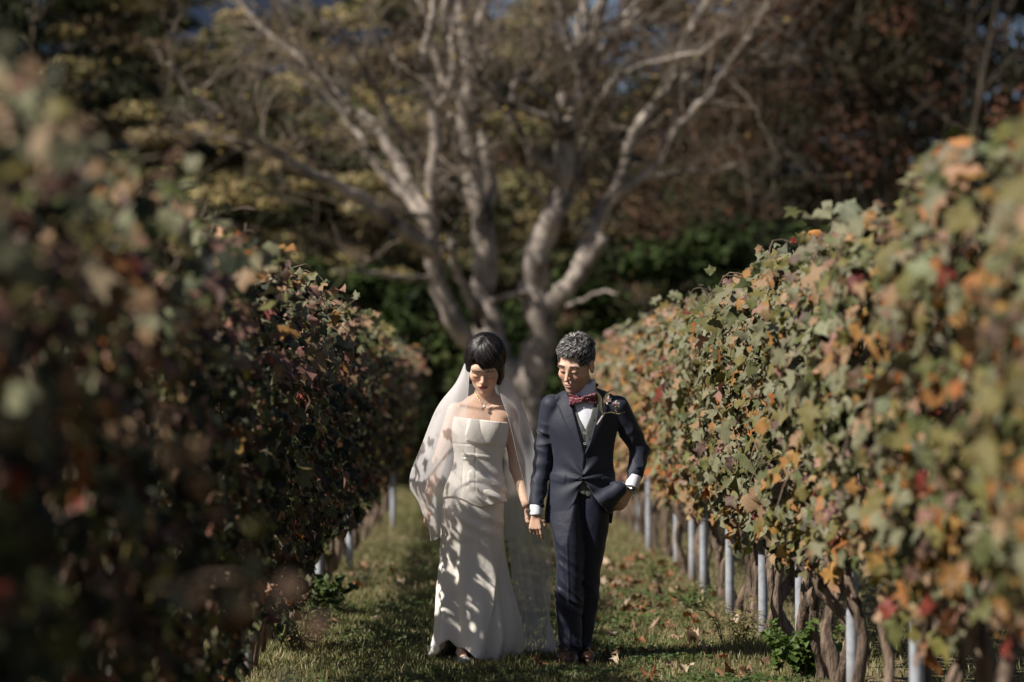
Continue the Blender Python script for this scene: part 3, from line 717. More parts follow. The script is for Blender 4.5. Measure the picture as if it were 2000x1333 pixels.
def plant(kind, px, Y, s, where, zoff=0.0, sz=None):
    v = int(abs(px) * 7 + Y) % len(KIND[kind]); cm, tm = KIND[kind][v]
    nm = {'olive': 'olive_tree' if 0 else 'woodland_tree', 'rust': 'woodland_tree', 'brown': 'woodland_tree', 'dark': 'evergreen_tree', 'shrub': 'evergreen_shrub'}[kind]
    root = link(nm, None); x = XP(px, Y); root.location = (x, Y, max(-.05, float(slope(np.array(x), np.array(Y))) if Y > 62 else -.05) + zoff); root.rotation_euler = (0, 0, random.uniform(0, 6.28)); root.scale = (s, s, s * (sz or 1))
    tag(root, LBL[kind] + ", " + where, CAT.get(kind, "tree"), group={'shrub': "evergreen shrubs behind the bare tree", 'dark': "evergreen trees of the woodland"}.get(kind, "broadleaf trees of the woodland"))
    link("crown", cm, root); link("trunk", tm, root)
# evergreen shrubs directly behind the bare tree
for px, Y, s, w in [(560, 50, 1.1, "behind the shaded left row"), (700, 51, 1.05, "left of the bare tree's lowest limb"), (850, 49.5, .98, "left of the bride's head"), (965, 51.5, .9, "in the fork of the bare tree"), (1105, 50.5, 1.0, "above the groom's head"),
                    (1240, 49.5, 1.15, "behind the groom's shoulder, right of the bare tree"), (1390, 51, 1.25, "beyond the sunlit right row"), (1560, 52, 1.3, "beyond the right row, farthest right"), (400, 51, 1.2, "beyond the left row, farthest left")]:
    plant('shrub', px, Y, s, w)
for px, Y, s, w in [(330, 57, .70, "low at the left above the vines"), (480, 54, .62, "nearest, beside the long low limb"), (620, 58, .68, "crossed by the long low limb"), (760, 61, .72, "seen between the left limbs"),
                    (180, 60, .95, "upper left behind the row"), (400, 64, .9, "below the blue gap"), (930, 62, .88, "seen between the two stems"), (620, 67, 1.0, "tall behind the left limbs"), (830, 68, 1.08, "tall behind the left stem"),
                    (300, 70, 1.25, "highest at the upper left"), (180, 76, 1.3, "rear upper left"), (360, 77, 1.22, "rear, beside the blue gap"), (960, 78, 1.3, "rear, behind the middle stem"), (1010, 70, 1.0, "seen high between the stems"), (520, 74, 1.18, "farthest upper left"), (740, 75, 1.25, "farthest behind the dark limb")]:
    plant('olive', px, Y, s, w)
for px, Y, s, w in [(1290, 57, .68, "just right of the bare tree"), (1420, 60, .76, "behind the right limbs"), (1250, 66, 1.1, "tall, right of the right stem"), (1120, 64, .98, "seen through the right stem"), (1350, 69, 1.2, "crossed by the highest right limb")]:
    plant('brown', px, Y, s, w)
for px, Y, s, w in [(1520, 56, .85, "nearest at the right"), (1660, 58, .95, "above the right row"), (1800, 55, .98, "right edge, nearest"), (1950, 58, 1.1, "right edge, cut by the frame"), (1460, 66, 1.0, "middle right"), (1600, 68, 1.1, "tall upper right"), (1760, 67, 1.15, "tall at the upper right corner"), (1900, 70, 1.2, "farthest upper right"), (1990, 75, 1.45, "rear, filling the upper right corner")]:
    plant('rust', px, Y, s, w)
for px, Y, s, w in [(20, 58, 1.0, "at the left edge"), (-110, 62, 1.1, "beyond the left edge"), (120, 68, 1.05, "upper left corner"), (1560, 76, 1.1, "rear right"), (1720, 78, 1.15, "rear right, second"), (1880, 79, 1.2, "rear right, farthest"), (2080, 66, 1.2, "beyond the right edge"), (1400, 79, .9, "rear centre right"),
                    (880, 80, .55, "rear centre left"), (640, 82, .52, "rear left"), (430, 82, .5, "rear, under the blue gap"), (230, 80, .75, "rear far left"), (1060, 82, .62, "rear centre"), (1230, 82, .7, "rear right of centre")]:
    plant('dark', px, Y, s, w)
#@@PEOPLE
# ------------------------------------------------------------------ sculpting with distance fields
def smin(a, b, k):
    h = np.clip(.5 + .5 * (b - a) / k, 0, 1); return b * (1 - h) + a * h - k * h * (1 - h)
def smax(a, b, k): return -smin(-a, -b, k)
def cap(P, a, b, ra, rb):
    a = np.asarray(a, float); b = np.asarray(b, float); d = b - a; pa = P - a
    h = np.clip(pa @ d / (d @ d), 0, 1); q = pa - h[:, None] * d
    return np.sqrt((q * q).sum(1)) - (ra + (rb - ra) * h)
def ell(P, c, r):
    r = np.asarray(r, float); q = (P - np.asarray(c)); k0 = np.sqrt(((q / r) ** 2).sum(1)); k1 = np.sqrt(((q / r ** 2) ** 2).sum(1)) + 1e-9
    return k0 * (k0 - 1) / k1
def chain(P, pts, radii, k=.02):
    d = None
    for i in range(len(pts) - 1):
        c = cap(P, pts[i], pts[i + 1], radii[i], radii[i + 1]); d = c if d is None else smin(d, c, k)
    return d
def loft(P, rows, p=2.3, ang=None):
    """rows: (z, xl, xr, yc, ry) any order; ang(theta, z) multiplies the radius"""
    A = np.array(sorted(rows)); z = np.clip(P[:, 2], A[0, 0], A[-1, 0])
    xl, xr, yc, ry = (np.interp(z, A[:, 0], A[:, i]) for i in (1, 2, 3, 4))
    cx = (xl + xr) / 2; rx = (xr - xl) / 2
    u = (P[:, 0] - cx) / rx; v = (P[:, 1] - yc) / ry
    if p == 'wedge': p = np.where(v < 0, 1.6, 2.3)
    k = (np.abs(u) ** p + np.abs(v) ** p) ** (1 / p)
    if ang is not None: k = k / ang(np.arctan2(u, -v), z)
    rr = np.sqrt(u * u + v * v) + 1e-6
    m = np.sqrt((u / rr * rx) ** 2 + (v / rr * ry) ** 2)
    d = (k - 1) * m
    dz = np.maximum(P[:, 2] - A[-1, 0], A[0, 0] - P[:, 2])
    return np.where(dz > 0, np.sqrt(np.maximum(d, 0) ** 2 + dz ** 2) + np.minimum(np.maximum(d, dz), 0) , np.maximum(d, dz))
def smooth_rows(rows, n=40):
    A = np.array(sorted(rows)); z = np.linspace(A[0, 0], A[-1, 0], n); out = [z]
    for i in range(1, 5):
        y = np.interp(z, A[:, 0], A[:, i]); yp = np.pad(y, 3, mode='edge'); k = np.array([1, 2, 3, 4, 3, 2, 1]) / 16; ys_ = np.convolve(yp, k, 'valid'); ys_[0] = y[0]; ys_[-1] = y[-1]; out.append(ys_)
    return [tuple(r) for r in np.stack(out, 1)]
def poly2(x, z, poly):
    """signed distance to polygon in the xz plane (negative inside)"""
    V = np.asarray(poly, float); n = len(V); d = np.full(len(x), 1e9); s = np.ones(len(x))
    for i in range(n):
        a = V[i]; b = V[i - 1]; e = b - a; wx = x - a[0]; wz = z - a[1]
        h = np.clip((wx * e[0] + wz * e[1]) / (e @ e + 1e-12), 0, 1); d = np.minimum(d, (wx - e[0] * h) ** 2 + (wz - e[1] * h) ** 2)
        c1 = z >= a[1]; c2 = z < b[1]; c3 = e[0] * wz > e[1] * wx
        f = (c1 & c2 & c3) | (~c1 & ~c2 & ~c3); s = np.where(f, -s, s)
    return s * np.sqrt(d)
def pxpoly(pts, Y=YC): return [(XP(x, Y), ZP(y, Y)) for x, y in pts]
def step(d, w=.003): return np.clip(.5 - d / (2 * w), 0, 1)     # 1 inside
def boxed(P, lo, hi, fn, far=.08):
    m = ((P > np.asarray(lo)) & (P < np.asarray(hi))).all(1); d = np.full(len(P), far)
    if m.any(): d[m] = fn(P[m])
    return d

def sculpt(name, f, lo, hi, h, mat, paint=None, parent=None, smooth_it=1):
    lo = np.asarray(lo, float); hi = np.asarray(hi, float); B = 8
    nb = np.ceil((hi - lo) / (h * B)).astype(int); n = nb * B
    bi = np.stack(np.meshgrid(*[np.arange(k) for k in nb], indexing='ij'), -1).reshape(-1, 3)
    C = lo + (bi * B + (B - 1) / 2) * h; dc = f(C)
    D = np.where(dc < 0, -1, 1).astype(np.float32)
    G = np.repeat(D, B ** 3).reshape(*nb, B, B, B)
    act = np.where(np.abs(dc) < h * B * 1.25 + .012)[0]
    loc = np.stack(np.meshgrid(*[np.arange(B)] * 3, indexing='ij'), -1).reshape(-1, 3)
    for s in range(0, len(act), 400):
        a = act[s:s + 400]; I = bi[a][:, None, :] * B + loc[None]
        v = f(lo + I.reshape(-1, 3) * h).astype(np.float32).reshape(len(a), B, B, B)
        G[bi[a, 0], bi[a, 1], bi[a, 2]] = v
    G = G.transpose(0, 3, 1, 4, 2, 5).reshape(*n)
    S = G < 0
    cnt = np.zeros(tuple(n - 1), np.int8)
    cn = [(i, j, k) for i in (0, 1) for j in (0, 1) for k in (0, 1)]
    sl = lambda c: tuple(slice(c[q], c[q] + n[q] - 1) for q in range(3))
    for c in cn: cnt += S[sl(c)]
    cells = np.argwhere((cnt > 0) & (cnt < 8))
    vid = np.full(tuple(n - 1), -1, np.int32); vid[tuple(cells.T)] = np.arange(len(cells))
    vals = {c: G[tuple((cells + np.array(c)).T)] for c in cn}
    acc = np.zeros((len(cells), 3)); w = np.zeros(len(cells))
    for a in cn:
        for ax in range(3):
            if a[ax] == 0:
                b = list(a); b[ax] = 1; b = tuple(b); va, vb = vals[a], vals[b]; m = (va < 0) != (vb < 0)
                t = np.where(m, va / np.where(m, va - vb, 1), 0); p = np.tile(np.array(a, float), (len(cells), 1)); p[:, ax] += t
                acc += np.where(m[:, None], p, 0); w += m
    V = lo + (cells + acc / w[:, None]) * h
    Qs = []
    for ax in range(3):
        o1, o2 = (ax + 1) % 3, (ax + 2) % 3
        A = [slice(1, n[q] - 1) for q in range(3)]; A2 = list(A); A[ax] = slice(0, n[ax] - 1); A2[ax] = slice(1, n[ax])
        s1, s2 = S[tuple(A)], S[tuple(A2)]; E = np.argwhere(s1 != s2)
        off = np.array([1, 1, 1]); off[ax] = 0; E2 = E + off; inside = s1[tuple(E.T)]
        q = []
        for (u, v) in ((0, 0), (1, 0), (1, 1), (0, 1)):
            c = E2.copy(); c[:, o1] -= u; c[:, o2] -= v; q.append(vid[tuple(c.T)])
        q = np.stack(q, -1); q[~inside] = q[~inside][:, ::-1]; Qs.append(q)
    Q = np.concatenate(Qs); Q = Q[(Q >= 0).all(1)]
    for _ in range(smooth_it):
        acc = np.zeros_like(V); c = np.zeros(len(V))
        for i in range(4):
            a, b = Q[:, i], Q[:, (i + 1) % 4]
            for q in range(3): acc[:, q] += np.bincount(a, V[b, q], len(V)) + np.bincount(b, V[a, q], len(V))
            c += np.bincount(a, minlength=len(V)) + np.bincount(b, minlength=len(V))
        V = V * .5 + .5 * acc / np.maximum(c, 1)[:, None]
    # keep connected, drop nothing; paint
    T = paint(V) if paint else None
    me = make_mesh(name, V, Q[:, ::-1], mat, T)
    return link(name, me, parent)

def headframe(c, yaw, pitch, roll, s):
    """local: x right in the picture, -y out of the face, z up"""
    R = np.array(Matrix.Rotation(yaw, 3, 'Z') @ Matrix.Rotation(pitch, 3, 'X') @ Matrix.Rotation(roll, 3, 'Y'))
    c = np.asarray(c, float)
    return dict(c=c, R=R, s=s, to=lambda P: (P - c) @ R / s, fro=lambda L: (np.asarray(L) * s) @ R.T + c)
def sdf_head(P, H, male):
    L = H['to'](P); X = np.abs(L[:, 0]); M = np.stack([X, L[:, 1], L[:, 2]], -1); ez = 0 if male else -.013
    d = ell(M, (0, .022, .042), (.074, .094, .085))
    d = smin(d, ell(M, (0, -.018, -.025), (.064 if male else .065, .068, .086)), .03)
    d = smin(d, ell(M, (0, -.036, -.078), (.047 if male else .046, .047, .038)), .03)
    d = smin(d, ell(M, (0, -.074, -.103), (.02, .018, .016) if male else (.017, .017, .014)), .025)
    d = smin(d, ell(M, (.042, -.055, -.03), (.02, .02, .018)), .025)                     # cheekbone
    d = smin(d, ell(M, (.024, -.0745, .019), (.031, .012, .011)), .026) if male else smin(d, ell(M, (.02, -.072, .018), (.034, .014, .016)), .03)    # brow
    d = smax(d, -ell(M, (.031, -.1025 - ez * .2, .002 + ez), (.019, .017, .0135)), .016)                # socket
    d = smin(d, ell(M, (.0305, -.0735, -.001 + ez), (.0165, .0145, .0125)), .005)              # closed or lowered lid
    nb = .114 if male else .1035
    d = smin(d, cap(M, (0, -.085 if male else -.080, .006 + ez), (0, -nb, -.034), .0065, .0095 if male else .0082), .012)
    d = smin(d, ell(M, (.0105, -.096, -.038), (.0075, .009, .006)), .006)
    d = smax(d, -ell(M, (.006, -.1, -.0455), (.0028, .004, .003)), .003)
    # mouth
    mz = -.005 if male else 0; M = M - np.stack([0 * X, 0 * X, mz + (8.0 * X ** 2 if male else 0 * X)], -1)
    d = smin(d, ell(M, (0, -.078, -.064), (.026, .017, .018)), .014)
    d = smin(d, ell(M, (.007, -.0935, -.0605), (.014, .006, .0042)), .004)
    d = smin(d, ell(M, (0, -.0925, -.0705), (.018, .0065, .005)), .004)
    d = smax(d, -ell(M, (0, -.1005, -.0655), (.022, .006, .0016 if not male else .003)), .002)
    if male:
        d = smax(d, -cap(M, (.016, -.094, -.04), (.033, -.079, -.068), .0035, .003), .008)  # smile crease
    M = M + np.stack([0 * X, 0 * X, mz + (8.0 * X ** 2 if male else 0 * X)], -1)
    # ears
    e = ell(M, (.081, .008, -.008), (.010, .021, .035)); e = smax(e, -ell(M, (.088, .008, -.006), (.006, .011, .018)), .004)
    d = smin(d, e, .008) if male else d
    return d * H['s']
def paint_head(V, H, male, base):
    L = H['to'](V); X, Y, Z = np.abs(L[:, 0]), L[:, 1], L[:, 2]; T = np.tile(np.array(base), (len(V), 1))
    near = ((np.abs(L) < .16).all(1)) & (Z > -.125)
    def mix(m, col, a=1.0):
        k = (m * near * a)[:, None]; return T * (1 - k) + np.array(col) * k
    g = lambda x, w: np.exp(-(x / w) ** 2)
    T = mix(g(X - .045, .022) * g(Z + .035, .02) * (Y < -.02), (base[0] * 1.02, base[1] * .72, base[2] * .68), .55)        # cheeks
    T = mix(g(X, .014) * g(Z + .035, .012) * (Y < -.08), (base[0], base[1] * .75, base[2] * .7), .5)
    if male:
        T = mix((Z < -.03) * (Y < .03) * step((X - .03) * 0 - .01) * np.clip((-.03 - Z) / .03, 0, 1) * (1 - g(Z + .066, .008) * g(X, .03)), (.20, .13, .10), .42)
    Z0 = Z; Z = Z - (-.005 + 8.0 * X ** 2) if male else Z
    lip = (((X / .0235) ** 2 + ((Z + .0655) / .0105) ** 2) < 1) & (Y < -.075)
    T = mix(lip * 1.0, (.42, .11, .10) if male else (.36, .08, .08), .85)
    T = mix(((X < .019) & (np.abs(Z + .0655) < (.0036 if male else .0022)) & (Y < -.07)) * 1.0, (.7, .66, .58) if male else (.10, .02, .02), .95)
    Z = Z0
    bz = (.0245 if male else .0165) + .06 * (X - .03) * (X < .04) - .35 * np.maximum(X - .042, 0)
    T = mix(((X > .012) & (X < .053) & (np.abs(Z - bz) < (.0052 if male else .0030)) & (Y < -.04)) * 1.0, (.02, .014, .011) if male else (.05, .03, .022), .93 if male else .7)
    ez = 0 if male else -.013; lz = -.0085 + ez + 8 * (X - .031) ** 2
    T = mix(((np.abs(X - .031) < .0165) & (np.abs(Z - lz) < .0021) & (Y < -.05)) * 1.0, (.015, .01, .01), .95)
    T = mix(((np.abs(X - .031) < .015) & (np.abs(Z - .0075 - ez) < .0016) & (Y < -.05)) * (1.0 if male else 0.0), (base[0] * .5, base[1] * .4, base[2] * .38), .6)  # lid crease, its fold shade painted into the skin colour
    return np.clip(T, 0, 1)

def hand_fn(wrist, d, n, thumb, length, curl, spread=.12, tcurl=.5, fcurl=None, touch=None):
    """wrist; d along the palm; n out of the BACK of the hand; thumb: side vector. returns fn(P)"""
    w = np.asarray(wrist, float); d = np.asarray(d, float); d /= np.linalg.norm(d)
    n = np.asarray(n, float); n -= (n @ d) * d; n /= np.linalg.norm(n)
    s = np.cross(d, n); s = s if s @ np.asarray(thumb, float) > 0 else -s
    L = length; pl = L * .50; caps = []
    K = w + d * pl
    for i, (off, fl) in enumerate([(.165, .42), (.055, .47), (-.055, .44), (-.155, .35)]):
        base0 = w + d * L * .12 + s * off * L * .55; kn = K + s * off * L - d * abs(off) * L * .12
        caps.append((base0, kn, .0125 * L / .18, .0115 * L / .18))
        c = (fcurl[i] if fcurl else curl); ang = 0.0; p = kn; ra = .0098 * L / .18
        dir0 = d + s * off * spread * 6
        for q, (seg, cc) in enumerate([(.45, .75), (.32, 1.0), (.23, .6)]):
            ang += c * cc; dr = dir0 * math.cos(ang) - n * math.sin(ang); dr /= np.linalg.norm(dr)
            p2 = p + dr * fl * L * seg; rb = ra * .9; caps.append((p, p2, ra, rb)); p, ra = p2, rb
    tb = w + d * L * .14 + s * L * .12; t1 = tb + (d * .55 + s * .62 - n * .35) * L * .20; t2 = t1 + (d * .8 + s * .25 - n * tcurl) * L * .16; t3 = t2 + (d * .9 + s * .0 - n * tcurl) * L * .13
    tc = [(tb, t1, .0145 * L / .18, .0115 * L / .18), (t1, t2, .0112 * L / .18, .0098 * L / .18), (t2, t3, .0098 * L / .18, .0082 * L / .18)]
    def fn(P):
        r = None
        for i, (a, b, ra, rb) in enumerate(caps):
            c = cap(P, a, b, ra, rb); r = c if r is None else smin(r, c, .008 if i % 4 == 0 else .0025)
        for a, b, ra, rb in tc: r = smin(r, cap(P, a, b, ra, rb), .006)
        return r
    lo = np.min([w, K, K + d * L * .6, K - n * L * .4, w + s * L * .5, K + s * L * .4, K - s * L * .4], 0) - .06; hi = np.max([w, K, K + d * L * .6, K - n * L * .4, w + s * L * .5, K + s * L * .4, K - s * L * .4], 0) + .06
    return (lambda P: boxed(P, lo, hi, fn)), dict(K=K, s=s, n=n, d=d)

# materials for the couple
M_SKIN = mat_tinted("skin", .5, .4, 60, .94, 1.05, bump=.12, bdist=.002, sss=.22, bscale=500)
M_HAIRB = mat_tinted("black_hair", .36, .35, 90, .6, 1.4, bump=0)
M_HAIRG = mat_tinted("grey_hair", .5, .4, 90, .6, 1.5, bump=0)
def mat_cloth(name, col, rough, spec, weave=900, wb=.15, fold=14, fb=.35, fd=.012, sheen=0, var=.12, **kw):
    m, nt, out = mat_new(name); b = principled(nt, out, rough, spec, **kw)
    tc = N(nt, "ShaderNodeTexCoord")
    n1 = N(nt, "ShaderNodeTexNoise"); n1.inputs['Scale'].default_value = weave; n1.inputs['Detail'].default_value = 2; nt.links.new(tc.outputs['Object'], n1.inputs[0])
    n2 = N(nt, "ShaderNodeTexNoise"); n2.inputs['Scale'].default_value = fold; n2.inputs['Detail'].default_value = 4; n2.inputs['Distortion'].default_value = .6; nt.links.new(tc.outputs['Object'], n2.inputs[0])
    mr = N(nt, "ShaderNodeMapRange"); mr.inputs[3].default_value = 1 - var; mr.inputs[4].default_value = 1 + var; nt.links.new(n1.outputs[0], mr.inputs[0])
    vm = N(nt, "ShaderNodeVectorMath", operation='SCALE'); vm.inputs[0].default_value = col; nt.links.new(mr.outputs[0], vm.inputs['Scale']); nt.links.new(vm.outputs[0], b.inputs['Base Color'])
    b1 = add_bump(nt, b, n2.outputs[0], fb, fd)
    b2 = N(nt, "ShaderNodeBump"); b2.inputs['Strength'].default_value = wb; b2.inputs['Distance'].default_value = .001; nt.links.new(n1.outputs[0], b2.inputs['Height']); nt.links.new(b1.outputs[0], b2.inputs['Normal']); nt.links.new(b2.outputs[0], b.inputs['Normal'])
    b.inputs['Sheen Weight'].default_value = sheen; b.inputs['Sheen Roughness'].default_value = .4
    return m
M_SUIT = mat_cloth("navy_wool", (.019, .023, .040), .62, .3, sheen=.2, fb=.25, fd=.01)
M_TROU = mat_cloth("navy_mohair", (.012, .015, .032), .55, .32, sheen=.15, fold=11, fb=.35, fd=.015)
M_VEST = mat_cloth("grey_wool", (.105, .112, .105), .75, .3, sheen=.1)
M_SHIRT = mat_cloth("white_cotton", (.72, .74, .82), .7, .3, var=.02)
M_DRESS = mat_cloth("ivory_satin", (.87, .82, .76), .5, .45, fold=8, fb=.3, fd=.02, var=.03, sheen=.1)
M_SHOEB = mat_cloth("brown_leather", (.045, .02, .012), .35, .5)
M_SHOEW = mat_cloth("pale_shoe_fabric", (.45, .44, .42), .6, .4, fold=60)
M_METAL = mat_cloth("watch_steel", (.5, .5, .5), .25, .5, Metallic=.9)
M_GOLD = mat_cloth("gold", (.7, .45, .2), .25, .5, Metallic=.9)
M_PEARL = mat_cloth("pearl", (.75, .7, .66), .2, .6)
M_DARKGL = mat_cloth("dark_dial", (.03, .035, .04), .15, .6)
M_BUTTON = mat_cloth("dark_horn", (.02, .018, .02), .25, .6)
M_BUTTONG = mat_cloth("pale_horn", (.3, .31, .32), .3, .6)
def mat_bow():
    m, nt, out = mat_new("bow_tie_print"); b = principled(nt, out, .6, .35)
    tc = N(nt, "ShaderNodeTexCoord"); v = N(nt, "ShaderNodeTexVoronoi"); v.inputs['Scale'].default_value = 150; nt.links.new(tc.outputs['Object'], v.inputs[0])
    cr = N(nt, "ShaderNodeValToRGB"); e = cr.color_ramp.elements; e[0].position = .28; e[0].color = (.5, .36, .38, 1); e[1].position = .33; e[1].color = (.11, .01, .025, 1)
    nt.links.new(v.outputs['Distance'], cr.inputs[0]); nt.links.new(cr.outputs[0], b.inputs['Base Color']); return m
M_BOW = mat_bow()
def mat_veil(name="veil_tulle", lo=.44, hi=.8):
    m, nt, out = mat_new(name)
    lw = N(nt, "ShaderNodeLayerWeight"); lw.inputs[0].default_value = .35
    tc = N(nt, "ShaderNodeTexCoord"); nz = N(nt, "ShaderNodeTexNoise"); nz.inputs['Scale'].default_value = 700; nt.links.new(tc.outputs['Object'], nz.inputs[0])
    mr = N(nt, "ShaderNodeMapRange"); mr.inputs[3].default_value = lo; mr.inputs[4].default_value = hi; nt.links.new(lw.outputs['Facing'], mr.inputs[0])
    mm = N(nt, "ShaderNodeMath", operation='MULTIPLY_ADD'); mm.inputs[1].default_value = .16; nt.links.new(nz.outputs[0], mm.inputs[0]); nt.links.new(mr.outputs[0], mm.inputs[2])
    sb = N(nt, "ShaderNodeMath", operation='SUBTRACT'); sb.inputs[1].default_value = .08; sb.use_clamp = True; nt.links.new(mm.outputs[0], sb.inputs[0])
    df = N(nt, "ShaderNodeBsdfDiffuse"); df.inputs[0].default_value = (.84, .84, .86, 1); tl = N(nt, "ShaderNodeBsdfTranslucent"); tl.inputs[0].default_value = (.84, .84, .86, 1)
    m1 = N(nt, "ShaderNodeMixShader"); m1.inputs[0].default_value = .45; nt.links.new(df.outputs[0], m1.inputs[1]); nt.links.new(tl.outputs[0], m1.inputs[2])
    tp = N(nt, "ShaderNodeBsdfTransparent"); m2 = N(nt, "ShaderNodeMixShader"); nt.links.new(sb.outputs[0], m2.inputs[0]); nt.links.new(tp.outputs[0], m2.inputs[1]); nt.links.new(m1.outputs[0], m2.inputs[2])
    nt.links.new(m2.outputs[0], out.inputs[0]); return m
M_VEIL = mat_veil(); M_VEIL2 = mat_veil("veil_train_tulle", .50, .85)
def zrows(rows, ofs=0.0, Y=YC):
    """(py, left px, right px, depth centre, half depth) -> loft rows"""
    return smooth_rows([(ZP(p, Y), XP(l, Y) + ofs, XP(r, Y) - ofs, yc, ry - ofs) for p, l, r, yc, ry in rows])

# ================================================================== the groom
YG = 15.95
HG = headframe((XP(1124, YG), YG + .0, ZP(712, YG)), -.50, .42, .10, 1.13)
def w3(px, py, Y): return W(px, py, Y)
G_NECK = [w3(1131, 735, YG + .05), w3(1141, 775, YG + .06), w3(1142, 800, YG + .07)]
G_TORSO = [(758, 1118, 1166, YG + .06, .05), (768, 1092, 1190, YG + .05, .07), (778, 1068, 1214, YG + .05, .085), (792, 1060, 1224, YG + .045, .10), (833, 1062, 1207, YG + .03, .118),
           (873, 1079, 1198, YG + .02, .112), (900, 1082, 1197, YG + .02, .108), (940, 1074, 1202, YG + .02, .115), (980, 1067, 1200, YG + .02, .125), (1024, 1063, 1194, YG + .02, .128)]
G_LA = [w3(1078, 793, YG + .04), w3(1062, 884, YG + .07), w3(1048, 985, YG - .03)]
G_RA = [w3(1206, 796, YG + .04), w3(1248, 878, YG + .10), w3(1238, 945, YG + .01)]
groom_hand1, gh1 = hand_fn(w3(1046, 1002, YG - .04), (-.02, -.02, -1), (-.35, -1, .1), (.9, -.3, 0), .165, .55, fcurl=[.35, .75, .85, .9], tcurl=.25)
groom_hand2, gh2 = hand_fn(w3(1231, 956, YG - .01), (-.62, -.05, -1), (.75, -.8, .2), (-.3, -1, .1), .165, .45)
def f_groom(P):
    d = sdf_head(P, HG, True)
    d = smin(d, chain(P, G_NECK, [.056, .060, .07]), .025)
    d = smin(d, loft(P, g_body_rows, 'wedge'), .03)
    d = smin(d, chain(P, G_LA, [.042, .034, .024]), .02); d = smin(d, cap(P, G_LA[2], w3(1046, 1004, YG - .04), .025, .0225), .01)
    d = smin(d, chain(P, G_RA, [.042, .034, .024]), .02); d = smin(d, cap(P, G_RA[2], w3(1232, 958, YG - .01), .026, .023), .01)
    d = smin(d, groom_hand1(P), .012); d = smin(d, groom_hand2(P), .012)
    for x0, x1, x2, yy in ((1102, 1111, 1112, YG - .01), (1160, 1150, 1135, YG + .14)):
        d = smin(d, chain(P, [w3(x0, 1010, YG), w3(x1, 1140, yy + .02), w3(x2, 1285, yy + .03)], [.052, .045, .034]), .03)
    return d
g_body_rows = zrows([(p, l + 0, r_ - 0, yc, ry) if p < 900 else (min(p, 1000), l + 9, r_ - 9, yc, ry - .03) for p, l, r_, yc, ry in G_TORSO], .024)
def groom_paint(V): return paint_head(V, HG, True, (.64, .42, .31))
groom = sculpt("person", f_groom, (XP(1015), YG - .22, -.01), (XP(1275), YG + .30, 1.78), .0036, M_SKIN, groom_paint)
tag(groom, "man in navy suit and burgundy bow tie, smiling down, hand in pocket", "person")

# ---- jacket
JACK_V = pxpoly([(1096, 738), (1105, 757), (1118, 800), (1130, 850), (1140, 886), (1147, 870), (1163, 820), (1167, 780), (1170, 738)], YG)
JACK_LOW = pxpoly([(1138, 937), (1131, 955), (1121, 980), (1106, 1003), (1091, 1016), (1075, 1021), (1040, 1024), (1040, 1080), (1225, 1080), (1215, 1002), (1196, 1007), (1186, 1000), (1170, 982), (1157, 966), (1147, 948)], YG)
LAP_L = pxpoly([(1103, 748), (1095, 760), (1086, 778), (1093, 784), (1089, 789), (1105, 830), (1122, 862), (1140, 888), (1132, 850), (1120, 803), (1108, 765)], YG)
LAP_R = pxpoly([(1166, 745), (1178, 765), (1190, 778), (1184, 786), (1188, 793), (1174, 835), (1160, 860), (1141, 888), (1150, 865), (1162, 822), (1167, 785)], YG)
FLAP_L = pxpoly([(1075, 922), (1105, 927), (1102, 945), (1071, 938)], YG)
FLAP_R = pxpoly([(1174, 934), (1200, 930), (1202, 944), (1176, 947)], YG)
g_jr = zrows(G_TORSO)
def folds(P, seed, f, amp, sharp=1.5):
    w = wav(P, seed, f, 7); return amp * (np.sign(w) * np.abs(w) ** (1 / sharp))
